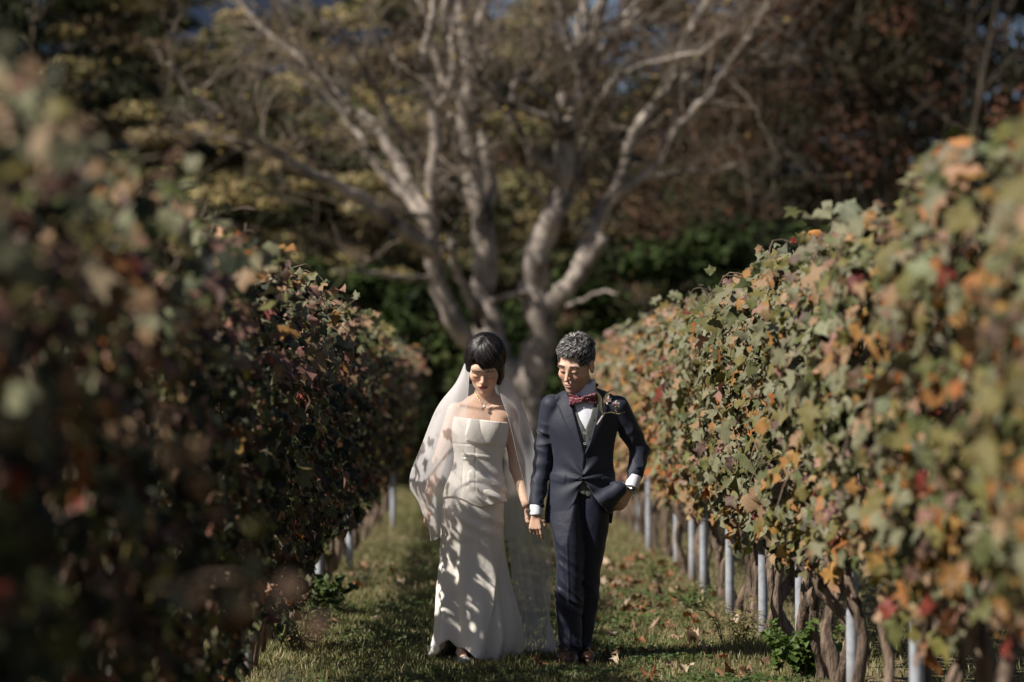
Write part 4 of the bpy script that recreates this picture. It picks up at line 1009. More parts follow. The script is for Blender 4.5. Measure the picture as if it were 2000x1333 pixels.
def f_jacket(P):
    x, y, z = P.T
    t = loft(P, g_jr, 'wedge')
    front = y < YG + .03
    t = t + np.clip((z - ZP(1015)) * 0, 0, 1)
    # pulls round the button and soft drape
    bx, bz = XP(1137, YG), ZP(935, YG); ang = np.arctan2(z - bz, np.abs(x - bx) + .02); rr = np.hypot(x - bx, z - bz)
    t = t - .004 * np.sin(ang * 9 + 1) * np.exp(-(rr / .16) ** 2) * front * 1.6 - .0035 * wav(P * np.array([1, 1, .45]), 41, 34) * np.clip((ZP(800, YG) - z) / .05, .1, 1)
    # bulge over the pocketed hand
    t = smin(t, cap(P, w3(1166, 984, YG - .07), w3(1209, 955, YG - .05), .045, .038), .03)
    t = smin(t, cap(P, w3(1209, 955, YG - .05), w3(1188, 996, YG - .06), .032, .02), .03)
    # sleeves
    a1 = chain(P, G_LA[:2] + [w3(1048, 988, YG - .02)], [.062, .053, .038], .03); wk = np.clip((ZP(820, YG) - z) / .06, .04, 1); a1 = a1 - wk * (.009 * (.7 - 2.4 * np.abs(wav(P * np.array([.5, .6, 1.5]), 42, 40))) + .004 * wav(P, 43, 60))
    a2 = chain(P, [G_RA[0], G_RA[1], w3(1239, 940, YG + .015)], [.064, .052, .040], .02); a2 = a2 - wk * (.009 * (.7 - 2.4 * np.abs(wav(P * np.array([.7, .6, 1.3]), 44, 40))) + .004 * wav(P, 45, 60))
    a1 = smax(a1, -(z - ZP(991, YG) + .1 * (x - XP(1048)) * 0), .003) if 0 else np.maximum(a1, ZP(994, YG) - z)
    dd = w3(1239, 942, YG + .015) - G_RA[1]; dd /= np.linalg.norm(dd); a2 = np.maximum(a2, (P - w3(1237, 944, YG + .015)) @ dd)
    d = smin(t, a1, .012); d = smin(d, a2, .016)
    d = smin(d, chain(P, [w3(1112, 762, YG + .085), w3(1139, 754, YG + .115), w3(1166, 752, YG + .085)], [.008, .016, .009]), .02)   # collar behind the neck
    torso = np.abs(t) < .03
    lap = np.maximum(step(poly2(x, z, LAP_L)), step(poly2(x, z, LAP_R))); fl = np.maximum(step(poly2(x, z, FLAP_L)), step(poly2(x, z, FLAP_R)))
    d = d - front * (.008 * lap + .004 * fl)
    # front edge overlap
    edge = np.abs(x - (XP(1143, YG) + (z - ZP(888, YG)) * .1)) ; ez = (z < ZP(886, YG)) & (z > ZP(940, YG))
    d = d + front * ez * .004 * np.exp(-(edge / .004) ** 2)
    # openings
    d = np.where(front, np.maximum(d, -poly2(x, z, JACK_V)), d)
    d = np.where(y < YG + .02, np.maximum(d, -poly2(x, z, JACK_LOW)), d)
    # hollow so that shirt and waistcoat show
    d = np.maximum(d, -(loft(P, g_jr_in, 'wedge') )) if 1 else d
    d = np.maximum(d, ZP(1023, YG) - z)
    d = np.maximum(d, -ell(P, w3(1140, 745, YG + .055), (.062, .055, .05)))
    return d
g_jr_in = zrows(G_TORSO, .012)
sculpt("jacket", f_jacket, (XP(1015), YG - .22, ZP(1040)), (XP(1285), YG + .26, ZP(730)), .0036, M_SUIT, parent=groom)
# ---- waistcoat, shirt
VEST_V = pxpoly([(1096, 736), (1119, 780), (1130, 815), (1142, 838), (1152, 815), (1162, 780), (1175, 736)], YG)
VEST_LOW = pxpoly([(1050, 990), (1128, 960), (1139, 966), (1149, 970), (1157, 966), (1230, 990), (1230, 1060), (1050, 1060)], YG)
def f_vest(P):
    x, y, z = P.T; d = loft(P, g_vest_rows, 'wedge') - .0015 * wav(P, 51, 40)
    d = np.where(y < YG + .04, np.maximum(d, -poly2(x, z, VEST_V)), d); d = np.maximum(d, -poly2(x, z, VEST_LOW))
    e = np.abs(x - XP(1143, YG)); d = d + .003 * np.exp(-(e / .004) ** 2) * (y < YG)
    return np.maximum(d, z - ZP(762, YG))
g_vest_rows = zrows(G_TORSO, .0135)
sculpt("waistcoat", f_vest, (XP(1050), YG - .2, ZP(1000)), (XP(1240), YG + .2, ZP(740)), .004, M_VEST, parent=groom)
g_shirt_rows = zrows(G_TORSO, .018)
def f_shirt(P):
    x, y, z = P.T; d = loft(P, g_shirt_rows, 'wedge') - .0015 * wav(P, 61, 60)
    nk = chain(P, [w3(1138, 752, YG + .055), w3(1141, 790, YG + .06)], [.066, .072], .01)       # collar band
    top = z - (ZP(752, YG) + .03 * np.clip((y - YG) / .1, -1, 1) + .16 * (x - XP(1140, YG)) )
    nk = np.maximum(nk, top)
    # collar points in front
    nk2 = np.maximum(chain(P, [w3(1138, 752, YG + .053), w3(1141, 790, YG + .053)], [.071, .078], .01), -chain(P, [w3(1138, 752, YG + .055), w3(1141, 790, YG + .055)], [.064, .070], .01))
    cp = np.minimum(poly2(x, z, pxpoly([(1112, 758), (1139, 776), (1130, 788), (1116, 780)], YG)), poly2(x, z, pxpoly([(1139, 776), (1163, 735), (1165, 765), (1152, 785)], YG)))
    nk2 = np.maximum(nk2, cp); nk = np.minimum(nk, np.where(y < YG + .08, nk2, .05))
    c1 = cap(P, w3(1048, 985, YG - .025), w3(1047, 1003, YG - .035), .036, .035); c1 = np.maximum(c1, -cap(P, w3(1048, 980, YG - .025), w3(1047, 1010, YG - .035), .030, .030)); c1 = np.maximum(c1, ZP(1005.5, YG) - z); c1 = np.maximum(c1, z - ZP(985, YG))
    a, b = w3(1240, 930, YG + .02), w3(1233, 953, YG + .0); dd = (b - a) / np.linalg.norm(b - a)
    c2 = cap(P, a, b, .037, .0365); c2 = np.maximum(c2, -cap(P, a - dd * .02, b + dd * .03, .031, .031)); c2 = np.maximum(c2, (P - b) @ dd); c2 = np.maximum(c2, (a - P) @ dd)
    d = np.maximum(d, ZP(940, YG) - z)
    return np.minimum(np.minimum(np.minimum(np.maximum(d, z - ZP(775, YG)), nk), c1), c2)
sculpt("shirt", f_shirt, (XP(1025), YG - .2, ZP(1012)), (XP(1265), YG + .2, ZP(725)), .0036, M_SHIRT, parent=groom)
# ---- trousers
g_leg1 = smooth_rows([(ZP(p), XP(l), XP(r_), yc, ry) for p, l, r_, yc, ry in [(905, 1086, 1150, YG + .02, .095), (940, 1079, 1145, YG + .02, .10), (985, 1072, 1140, YG + .01, .108), (1020, 1071, 1138, YG - .005, .105), (1060, 1081, 1138, YG - .02, .095), (1102, 1086, 1138, YG - .03, .085), (1149, 1085, 1137, YG - .03, .08), (1177, 1084, 1136, YG - .02, .078), (1241, 1089, 1136, YG + .0, .075), (1283, 1089, 1134, YG + .01, .078)]])
g_leg2 = smooth_rows([(ZP(p), XP(l), XP(r_), yc, ry) for p, l, r_, yc, ry in [(905, 1125, 1192, YG + .02, .095), (940, 1125, 1196, YG + .02, .10), (985, 1125, 1189, YG + .03, .11), (1020, 1125, 1191, YG + .04, .105), (1060, 1123, 1184, YG + .05, .095), (1112, 1123, 1173, YG + .06, .085), (1149, 1121, 1171, YG + .08, .08), (1209, 1117, 1164, YG + .12, .075), (1255, 1113, 1158, YG + .15, .072), (1279, 1110, 1148, YG + .16, .072)]])
g_jr_in2 = zrows(G_TORSO[:-1] + [(1024, 1063, 1194, YG + .02, .128), (1310, 1063, 1194, YG + .02, .128)], .016)
def f_trou(P):
    x, y, z = P.T
    kn = np.exp(-((z - ZP(1165)) / .10) ** 2) + .9 * np.exp(-((z - ZP(1262)) / .05) ** 2) + .35 * np.exp(-((z - ZP(1080)) / .1) ** 2)
    tw = P + np.stack([0 * x, 0 * y, .8 * (x - XP(1110))], -1)
    f1 = wav(tw * np.array([.35, .35, 1.3]), 71, 60) ; f2 = wav(tw * np.array([.35, .35, 1.3]), 72, 55)
    a = loft(P, g_leg1) - .016 * kn * (.6 - 2.2 * np.abs(f1)) - .0045 * wav(P * np.array([1, 1, .3]), 73, 26)
    a = a - .004 * np.exp(-((x - XP(1104) - .03 * (ZP(1000) - z)) / .006) ** 2) * (y < YG)          # pressed crease
    b = loft(P, g_leg2) - .014 * kn * (.6 - 2.2 * np.abs(f2)) - .004 * wav(P * np.array([1, 1, .3]), 74, 26)
    d = smin(a, b, .012)
    d = np.maximum(d, -(np.maximum(np.minimum(loft(P, g_leg1) + .006, loft(P, g_leg2) + .006), z - .09)))
    d = np.maximum(d, loft(P, g_jr_in2, 'wedge') - .16 * np.maximum(0, ZP(960) - z))
    return np.maximum(d, z - ZP(915))
sculpt("trousers", f_trou, (XP(1055), YG - .2, -.01), (XP(1210), YG + .3, ZP(900)), .0042, M_TROU, parent=groom)
def f_shoes(P):
    x, y, z = P.T; out = None
    for (px, yy, yw, lift) in ((1109, YG - .03, .03, 0), (1138, YG + .13, .12, .0)):
        c = np.array([XP(px, yy), yy, .0]); q = P - c; ca, sa = math.cos(yw), math.sin(yw); L = np.stack([q[:, 0] * ca + q[:, 1] * sa, -q[:, 0] * sa + q[:, 1] * ca, q[:, 2] - lift], -1)
        d = ell(L, (0, -.10, .035), (.05, .12, .04)); d = smin(d, ell(L, (0, .04, .05), (.042, .07, .055)), .03); d = smin(d, ell(L, (0, 0, .075), (.036, .05, .05)), .02)
        d = smax(d, -(L[:, 2] - .006), .006); w_ = np.maximum(np.abs(L[:, 2] - .016) - .01, ell(L, (0, -.04, .016), (.054, .19, .3))); d = np.minimum(d, w_)
        d = d + .0025 * np.exp(-((L[:, 1] + .10) / .005) ** 2)
        out = d if out is None else np.minimum(out, d)
    return out
sculpt("shoes", f_shoes, (XP(1075), YG - .32, -.01), (XP(1175), YG + .32, .16), .004, M_SHOEB, parent=groom)
# ---- small things on the groom
def bow_wing(c, dx, dz, wd, ht, th):
    def f(P):
        q = P - c; e = np.array([dx, 0, dz]); e /= np.linalg.norm(e); u = q @ e; v = q @ np.array([-e[2], 0, e[0]])
        hh = ht * (.45 + .55 * np.clip(u / wd, 0, 1)); r = np.maximum(np.maximum(np.abs(v) - hh, np.abs(u - wd / 2) - wd / 2), np.abs(q[:, 1] + .012 * np.sin(v / ht * 2.2) * np.clip(u / wd, 0, 1)) - th)
        return r - .002 + .002 * np.sin(v * 380) * np.clip(1 - u / wd, 0, 1)
    return f
bc = w3(1138, 780, YG - .045)
bw1 = bow_wing(bc, -1, -.08, .072, .029, .008); bw2 = bow_wing(bc, 1, .10, .072, .027, .008)
def f_bow(P): return smin(smin(bw1(P), bw2(P), .004), ell(P, bc + [0, -.006, 0], (.013, .012, .015)), .003)
sculpt("bow_tie", f_bow, bc - [.1, .05, .05], bc + [.1, .05, .05], .002, M_BOW, parent=groom)
def button(name, px, py, Y, r_, mat, par):
    mb = MB(); c = W(px, py, Y); a = np.arange(10) / 10 * 2 * math.pi
    for k, (rr, yo) in enumerate([(1, .0), (1, -.004), (.8, -.0055), (.7, -.0035)]):
        pass
    rings = np.concatenate([np.stack([np.cos(a) * r_ * rr, np.full(10, yo), np.sin(a) * r_ * rr], -1) for rr, yo in [(1, .0), (1, -.004), (.82, -.0058), (.6, -.0035), (.05, -.0035)]]) + c
    i = np.arange(4)[:, None] * 10; j = np.arange(10)[None]; mb.add(rings, np.stack([i + j, i + (j + 1) % 10, i + 10 + (j + 1) % 10, i + 10 + j], -1).reshape(-1, 4)[:, ::-1])
    mb.build(name, mat, par)
button("jacket_button", 1133, 935, YG - .107, .0095, M_BUTTON, groom)
button("waistcoat_button", 1142, 846, YG - .098, .0075, M_BUTTONG, groom)
button("waistcoat_button", 1142, 867, YG - .094, .0075, M_BUTTONG, groom)
button("shirt_button", 1141, 798, YG - .083, .005, M_SHIRT, groom)
for k in range(3): button("cuff_button", 1059, 972 + k * 6, YG - .045, .0045, M_BUTTON, groom)
# watch
wa, wb_ = w3(1233, 952, YG + .0), w3(1228, 962, YG - .01); wd_ = (wb_ - wa) / np.linalg.norm(wb_ - wa)
wcn = (wa + wb_) / 2
u1 = np.cross(wd_, [0, 1, 0]); u1 /= np.linalg.norm(u1); u2 = np.cross(wd_, u1)
watch = MB()
for k in range(22):
    a = k / 22 * 2 * math.pi; c = wcn + (u1 * math.cos(a) + u2 * math.sin(a)) * .0295
    t_ = (-u1 * math.sin(a) + u2 * math.cos(a)); nn = (u1 * math.cos(a) + u2 * math.sin(a))
    cb = np.array([[i, j, l] for i in (-1, 1) for j in (-1, 1) for l in (-1, 1)], float)
    V = c + cb[:, :1] * t_ * .0036 + cb[:, 1:2] * wd_ * .0095 + cb[:, 2:] * nn * .0025
    watch.add(V, np.array([[0, 1, 3, 2], [4, 6, 7, 5], [0, 4, 5, 1], [2, 3, 7, 6], [0, 2, 6, 4], [1, 5, 7, 3]]))
wo_ = link("wristwatch", watch.mesh("wristwatch", M_METAL, False), groom)
nn = np.array([.45, -.85, .1]); nn -= (nn @ wd_) * wd_; nn /= np.linalg.norm(nn); tt_ = np.cross(wd_, nn); dial = MB()
a = np.arange(14) / 14 * 2 * math.pi; ring = lambda r_, h: wcn + nn * (.0285 + h) + (np.cos(a)[:, None] * wd_ + np.sin(a)[:, None] * tt_) * r_
V = np.concatenate([ring(.0165, -.004), ring(.0165, .006), ring(.013, .0075)]); i = np.arange(2)[:, None] * 14; j = np.arange(14)[None]
dial.add(V, np.stack([i + j, i + (j + 1) % 14, i + 14 + (j + 1) % 14, i + 14 + j], -1).reshape(-1, 4)); dial.build("watch_case", M_METAL, wo_)
V = np.concatenate([ring(.0132, .0072), [wcn + nn * .036]]); dial = MB(); j = np.arange(14); dial.add(V, np.stack([j, (j + 1) % 14, 0 * j + 14], -1)); dial.build("watch_dial", M_DARKGL, wo_)

# ---- hair strands on a head
def hair(H, name, parent, mat, cols, shell, gen, nst, width, seed, cut=None):
    """shell: sdf in head-local coordinates; gen(rng)-> local polyline"""
    r = np.random.default_rng(seed); mb = MB()
    for s in range(nst):
        K = gen(r)
        if K is None: continue
        n = 7; C = spline(K, n); T = np.gradient(C, axis=0); O = C - np.array([0, .02, .035]); Sd = np.cross(T, O); Sd /= np.linalg.norm(Sd, axis=1)[:, None] + 1e-9
        O /= np.linalg.norm(O, axis=1)[:, None]
        w = width * r.uniform(.6, 1.4) * np.array([.7, 1, 1, 1, .85, .6, .12])[:, None]
        A = C - Sd * w + O * 0; Bm = C + O * w * .8; D = C + Sd * w
        V = H['fro'](np.concatenate([A, Bm, D])); j = np.arange(n - 1)
        c = np.array(cols[r.integers(0, len(cols))]) * r.uniform(.7, 1.3)
        mb.add(V, np.concatenate([np.stack([j, j + 1, n + j + 1, n + j], -1), np.stack([n + j, n + j + 1, 2 * n + j + 1, 2 * n + j], -1)]), c)
    return mb.build(name, mat, parent)
def scalp_pt(th, ph, R=(.082, .102, .094), c=(0, .022, .04)):
    """th from the top (0) down, ph round the head, 0 = front"""
    return np.array([c[0] + R[0] * math.sin(th) * math.sin(ph), c[1] - R[1] * math.sin(th) * math.cos(ph), c[2] + R[2] * math.cos(th)])
GCOL = [(.03, .027, .026), (.05, .045, .043), (.10, .095, .092), (.38, .37, .36), (.012, .010, .010), (.03, .026, .025)]
def hair_shell_g(P):
    L = HG['to'](P); d = ell(L, (0, .024, .042), (.081, .1, .088))
    hl = .058 - .10 * np.clip((L[:, 1] + .075) / .05, 0, 1) * (np.abs(L[:, 0]) > .05) - .09 * np.clip((L[:, 1] + .02) / .04, 0, 1)      # hairline
    sb = (np.abs(L[:, 0]) > .06) & (L[:, 1] < -.005) & (L[:, 1] > -.045)
    hl = np.where(sb, -.02, hl)
    return smax(d, (hl - L[:, 2]) * .7, .01) * HG['s'] - .0025 * wav(P, 81, 220)
gh = sculpt("hair", hair_shell_g, HG['c'] - .17, HG['c'] + .17, .003, M_HAIRG, lambda V: np.array([.05, .046, .045]) * np.ones((len(V), 1)), groom)
def gen_g(r):
    ph = r.uniform(-math.pi, math.pi); th = math.acos(1 - r.random() * 1.25) if r.random() < .9 else r.uniform(1.2, 1.9)
    fr = math.cos(ph)
    if th > 1.12 and fr > .55: return None
    if th > 1.75 and fr > -.1: return None
    if th > 1.5 and abs(fr) < .25 and r.random() < .6: return None
    l = .030 if th < 1.0 else .015
    K = []; q = r.normal(0, .9)
    for k in range(4):
        t = k / 3; sgn = 1 if th < 1.2 else .6
        th2 = th + (l / .09) * t * (1 if fr > -.2 or th > .8 else .7); lift = 1.0 + ((.06 + .13 * (.5 + .5 * math.sin(ph * 5 + th * 9))) if th < 1.05 else .04) * t + r.uniform(-.02, .03)
        K.append((scalp_pt(th2, ph + (q * t * .35 - .25 * t) / max(.5, math.sin(th))) - np.array([0, .022, .04])) * lift + np.array([0, .022, .04]))
    return np.array(K)
hair(HG, "hair_locks", gh, M_HAIRG, GCOL, None, gen_g, 4600, .0015, 82)

# ---- boutonniere
bt = link("boutonniere", None); bt.location = W(1178, 812, YG - .10)
tag(bt, "boutonniere of two spiky pale pink flowers and grey-green leaves on the navy lapel", "boutonniere")
BO = np.array(bt.location)
M_PET = mat_leaf("petal", .6, .3, .3, nscale=80); r = np.random.default_rng(91)
def bpt(px, py, dy=0): return W(px, py, YG - .12 - dy) - BO
for (px, py) in ((1185, 786), (1199, 794)):
    mb = MB(); c = bpt(px, py, .016); base = bpt(1181, 804) - c; base /= np.linalg.norm(base)
    for k in range(60):
        d = -base * .9 + r.normal(0, .62, 3) + np.array([0, -.25, 0]); d /= np.linalg.norm(d); L_ = r.uniform(.026, .046)
        s_ = np.cross(d, r.normal(0, 1, 3)); s_ /= np.linalg.norm(s_); p0 = c - d * .004
        cc = np.array([.55, .42, .41]) if r.random() < .6 else np.array([.74, .68, .62])
        mb.add(np.array([p0 - s_ * .002, p0 + s_ * .002, p0 + d * L_ * .55 + s_ * .0042, p0 + d * L_, p0 + d * L_ * .55 - s_ * .0042]), np.array([[0, 1, 2], [0, 2, 4], [2, 3, 4]]), cc * r.uniform(.7, 1.25))
    mb.build("flower", M_PET, bt, smooth=False)
for K, wd0 in (([(1178, 812), (1172, 795), (1172, 778), (1163, 762)], .010), ([(1179, 795), (1182, 778), (1189, 767), (1197, 763)], .009), ([(1180, 808), (1193, 805), (1208, 808), (1222, 804)], .004)):
    mb = MB(); C = spline(np.array([bpt(x, y, .006 + .004 * i) for i, (x, y) in enumerate(K)]), 10); T = np.gradient(C, axis=0); s_ = np.cross(T, [0, -1, .15]); s_ /= np.linalg.norm(s_, axis=1)[:, None]
    w_ = (wd0 * np.sin(np.linspace(.15, 3.05, 10)) ** .8)[:, None]; V = np.concatenate([C - s_ * w_ + [0, -.003, 0], C, C + s_ * w_ + [0, -.003, 0]]); j = np.arange(9)
    mb.add(V, np.concatenate([np.stack([j, j + 1, 11 + j, 10 + j], -1), np.stack([10 + j, 11 + j, 21 + j, 20 + j], -1)]), (.17, .16, .09)); mb.build("leaf", M_PET, bt)
mb = MB(); add_tube(mb, spline(np.array([bpt(1182, 806), bpt(1175, 816), bpt(1166, 830)]), 8), .0045, 8, tint=(.6, .58, .55)); mb.build("wrapped_stem", M_PET, bt)

# ================================================================== the bride
YB = 16.0
HB = headframe((XP(947, YB), YB - .01, ZP(713, YB)), -.12, .55, .05, 1.16)
B_TORSO = [(768, 928, 968, YB + .05, .045), (780, 905, 988, YB + .055, .055), (790, 888, 1000, YB + .05, .065), (803, 884, 1003, YB + .045, .078), (825, 886, 997, YB + .03, .100), (850, 890, 992, YB + .03, .098), (905, 893, 977, YB + .03, .082), (950, 872, 984, YB + .03, .10), (985, 866, 984, YB + .03, .105), (1030, 872, 980, YB + .03, .1)]
B_RA = [w3(889, 802, YB + .04), w3(856, 905, YB + .07), w3(832, 985, YB - .05)]
B_LA = [w3(996, 812, YB + .04), w3(1007, 912, YB + .06), w3(1027, 985, YB - .02)]
bride_hand1, bh1 = hand_fn(w3(831, 992, YB - .055), (.12, -.1, -1), (-1, -.35, 0), (.25, -1, 0), .155, .5, fcurl=[.75, .6, .5, .45], tcurl=.35)
bride_hand2, bh2 = hand_fn(w3(1029, 992, YB - .03), (.18, .05, -1), (-.9, -.5, 0), (.2, -1, 0), .15, .6, tcurl=.3)
b_body_rows = zrows(B_TORSO, .004)
BLEG = [[w3(898, 1000, YB), w3(903, 1130, YB + .03), w3(904, 1262, YB + .01)], [w3(945, 1000, YB + .04), w3(935, 1130, YB + .03), w3(928, 1270, YB + .09)]]
def foot(P, px, yy, yw, shoe=0.0, heel=.05):
    c = np.array([XP(px, yy), yy, 0.0]); q = P - c; ca, sa = math.cos(yw), math.sin(yw); L = np.stack([q[:, 0] * ca + q[:, 1] * sa, -q[:, 0] * sa + q[:, 1] * ca, q[:, 2]], -1)
    d = cap(L, (0, .02, .045 + heel * .5), (0, -.13, .022), .03, .024); d = smin(d, ell(L, (0, -.12, .018), (.038, .055, .017)), .02); return smin(d, ell(L, (0, .035, .03 + heel * .5), (.027, .035, .035)), .02) - shoe, L
def f_bride(P):
    d = sdf_head(P, HB, False)
    d = smin(d, chain(P, [w3(946, 735, YB + .055), w3(948, 782, YB + .06)], [.047, .050]), .03)
    d = smin(d, loft(P, b_body_rows), .035)
    for s in (-1, 1):
        d = smin(d, cap(P, w3(948 + s * 7, 797, YB - .028), w3(948 + s * 48, 790, YB - .005), .0055, .006), .022)     # collar bones
    d = smin(d, chain(P, B_RA, [.043, .034, .0225]), .03); d = smin(d, chain(P, B_LA, [.042, .033, .0225]), .03)
    d = smin(d, bride_hand1(P), .012); d = smin(d, bride_hand2(P), .012)
    for K in BLEG: d = smin(d, chain(P, K, [.07, .048, .03]), .03)
    f1, _ = foot(P, 903, YB - .06, .05); f2, _ = foot(P, 928, YB + .09, -.1)
    return smin(smin(d, f1, .02), f2, .02)
def bride_paint(V): return paint_head(V, HB, False, (.68, .46, .345))
bride = sculpt("person", f_bride, (XP(805), YB - .25, -.01), (XP(1075), YB + .26, 1.80), .0036, M_SKIN, bride_paint)
tag(bride, "woman in strapless ivory wedding dress and long sheer veil, looking down", "person")
# ---- bodice with peplum
B_BOD = [(808, 886, 999, YB + .03, .107), (822, 883, 997, YB + .03, .120), (845, 881, 994, YB + .028, .122), (866, 883, 990, YB + .028, .112), (885, 887, 983, YB + .028, .098), (905, 886, 980, YB + .028, .092), (925, 880, 983, YB + .028, .105), (944, 871, 988, YB + .026, .125), (968, 864, 990, YB + .026, .135), (1000, 861, 989, YB + .026, .14)]
b_bod = zrows(B_BOD)
PANEL = pxpoly([(919, 811), (978, 821), (975, 845), (967, 867), (940, 868), (912, 861), (908, 850), (915, 832)], YB)
PLEAT = [pxpoly(q, YB) for q in ([(903, 886), (930, 887), (931, 893), (903, 891)], [(930, 887), (958, 891), (957, 896), (931, 893)], [(903, 894), (928, 894), (928, 900), (903, 898)])]
FLAPS = pxpoly([(915, 922), (922, 918), (940, 944), (990, 975), (990, 1000), (935, 975), (914, 955)], YB)
def f_bodice(P):
    x, y, z = P.T; front = y < YB + .03
    pep = np.clip((ZP(905, YB) - z) / .1, 0, 1)
    d = loft(P, b_bod, 2.15)
    # diagonal pulls across the waist to the hip
    u = (x - XP(930, YB)) * .55 + (z - ZP(930, YB)) * 1.0
    d = d - front * .0055 * pep * np.sin(u * 95 + 1.2 * wav(P, 92, 12)) * np.clip((x - XP(915, YB)) / .03, 0, 1) - .003 * pep * wav(P, 93, 28)
    d = d - front * .014 * step(poly2(x, z, PANEL), .003)
    for q in PLEAT: d = d - front * .006 * step(poly2(x, z, q), .002)
    d = d - front * .004 * step(poly2(x, z, FLAPS), .003)
    band = np.abs(z - (ZP(869, YB) - .05 * (x - XP(940, YB)))); d = d + front * .004 * np.exp(-(band / .004) ** 2)
    seam = np.abs(x - XP(929, YB)); d = d + front * .003 * np.exp(-(seam / .003) ** 2) * (z < ZP(870, YB)) * (z > ZP(960, YB))
    top = ZP(814, YB) - .12 * (x - XP(890, YB)) - .02 * np.clip((y - YB) / .1, 0, 1); d = smax(d, z - top, .004)
    hem = ZP(978, YB) - .10 * (x - XP(900, YB)) + .02 * np.sin((x - XP(860)) * 22)
    d = np.maximum(d, hem - z)
    return np.maximum(d, -(loft(P, b_bod_in, 2.15) + np.where(z > ZP(900, YB), .0, 0)))
b_bod_in = zrows(B_BOD, .015)
sculpt("bodice", f_bodice, (XP(845), YB - .2, ZP(1010)), (XP(1010), YB + .25, ZP(795)), .0034, M_DRESS, parent=bride)
# ---- skirt
B_SK = [(950, 872, 983, YB + .026, .12), (980, 865, 985, YB + .026, .125), (1003, 861, 984, YB + .026, .13), (1049, 861, 983, YB + .028, .14), (1090, 859, 989, YB + .035, .145), (1140, 858, 998, YB + .045, .155), (1190, 856, 1010, YB + .05, .18), (1241, 857, 1018, YB + .065, .205), (1275, 850, 1012, YB + .08, .22), (1296, 842, 1006, YB + .10, .225)]
b_sk = zrows(B_SK)
def sk_ang(th, z):
    a = np.clip((ZP(1020, YB) - z) / .7, 0, 1)
    return 1 + a * (.08 * np.sin(th * 5 + 1.0) + .085 * np.sin(th * 9 + 2.2 + 3 * z) + .05 * np.sin(th * 14 + .5 - 2 * z)) - .03 * a
def f_skirt(P):
    x, y, z = P.T; front = y < YB + .02
    d = loft(P, b_sk, 2.05, sk_ang)
    u = (x - XP(900)) * .5 + (z - ZP(1020)); d = d - front * .004 * np.sin(u * 70 + wav(P, 95, 9)) * np.exp(-((z - ZP(1020)) / .09) ** 2) - .002 * wav(P * np.array([1, 1, .4]), 96, 25)
    # overlapping front panel edge running down to the right
    ex = np.interp(z, [ZP(1290), ZP(1250), ZP(1180), ZP(1100), ZP(1020)], [XP(944), XP(950), XP(966), XP(975), XP(985)])
    d = d - front * .028 * np.clip((ZP(1060) - z) / .25, 0, 1) * step(x - ex, .006)
    inner = loft(P, b_sk_in, 2.05, sk_ang)
    d = np.maximum(d, -np.maximum(inner, z - .5))
    hem = .125 - .6 * np.clip(x - XP(880), 0, 1) - .4 * np.clip(XP(876) - x, 0, 1) - .5 * np.clip(y - (YB - .10), 0, 1); hem = np.clip(hem, .0, .125) + .006 * np.sin(x * 60)
    return np.maximum(d, hem - z)
b_sk_in = zrows(B_SK, .009)
sculpt("skirt", f_skirt, (XP(835), YB - .2, -.01), (XP(1030), YB + .36, ZP(955)), .0042, M_DRESS, parent=bride)
def f_bshoes(P):
    out = None
    for px, yy, yw in ((903, YB - .06, .05), (928, YB + .09, -.1)):
        s, L = foot(P, px, yy, yw, .004); b, _ = foot(P, px, yy, yw, .001)
        s = np.maximum(s, L[:, 2] - np.interp(L[:, 1], [-.17, -.07, .0, .07], [.05, .04, .045, .085])); s = np.maximum(s, -b)
        sole = np.maximum(cap(L * np.array([1, 1, 1.0]), (0, .03, .035), (0, -.13, .006), .028, .036), np.abs(L[:, 2] - np.interp(L[:, 1], [-.1, .05], [.006, .04])) - .006)
        heel = cap(L, (0, .045, .04), (0, .05, .0), .012, .006); s = np.minimum(np.minimum(s, sole), heel)
        out = s if out is None else np.minimum(out, s)
    return out
sculpt("shoes", f_bshoes, (XP(880), YB - .27, -.01), (XP(945), YB + .2, .14), .003, M_SHOEW, parent=bride)
# ---- bride's hair
BCOL = [(.010, .008, .008), (.02, .016, .015), (.006, .005, .005), (.055, .045, .042), (.012, .01, .01)]
BR = (.092, .112, .103)
def hair_shell_b(P):
    L = HB['to'](P); x, y, z = L.T; X = np.abs(x); d = ell(L, (0, .026, .034), (.088, .107, .100))
    d = smin(d, ell(L, (0, .05, -.035), (.078, .075, .06)), .03)
    d = smin(d, ell(np.stack([X, y, z], -1), (.066, .0, -.04), (.026, .05, .06)), .02)
    fr = np.clip((-.035 - y) / .03, 0, 1)
    hl = .026 - .115 * np.clip((X - .052) / .016, 0, 1) - .014 * np.sin(x * 40 + 1)
    hl = np.where(y > -.03, -.10, hl)
    return smax(d, (hl - z) * .8, .008) * HB['s'] - .0022 * wav(P * np.array([1, 1, .5]), 101, 130)
bhs = sculpt("hair", hair_shell_b, HB['c'] - .19, HB['c'] + .19, .003, M_HAIRB, lambda V: np.array([.011, .009, .009]) * np.ones((len(V), 1)), bride)
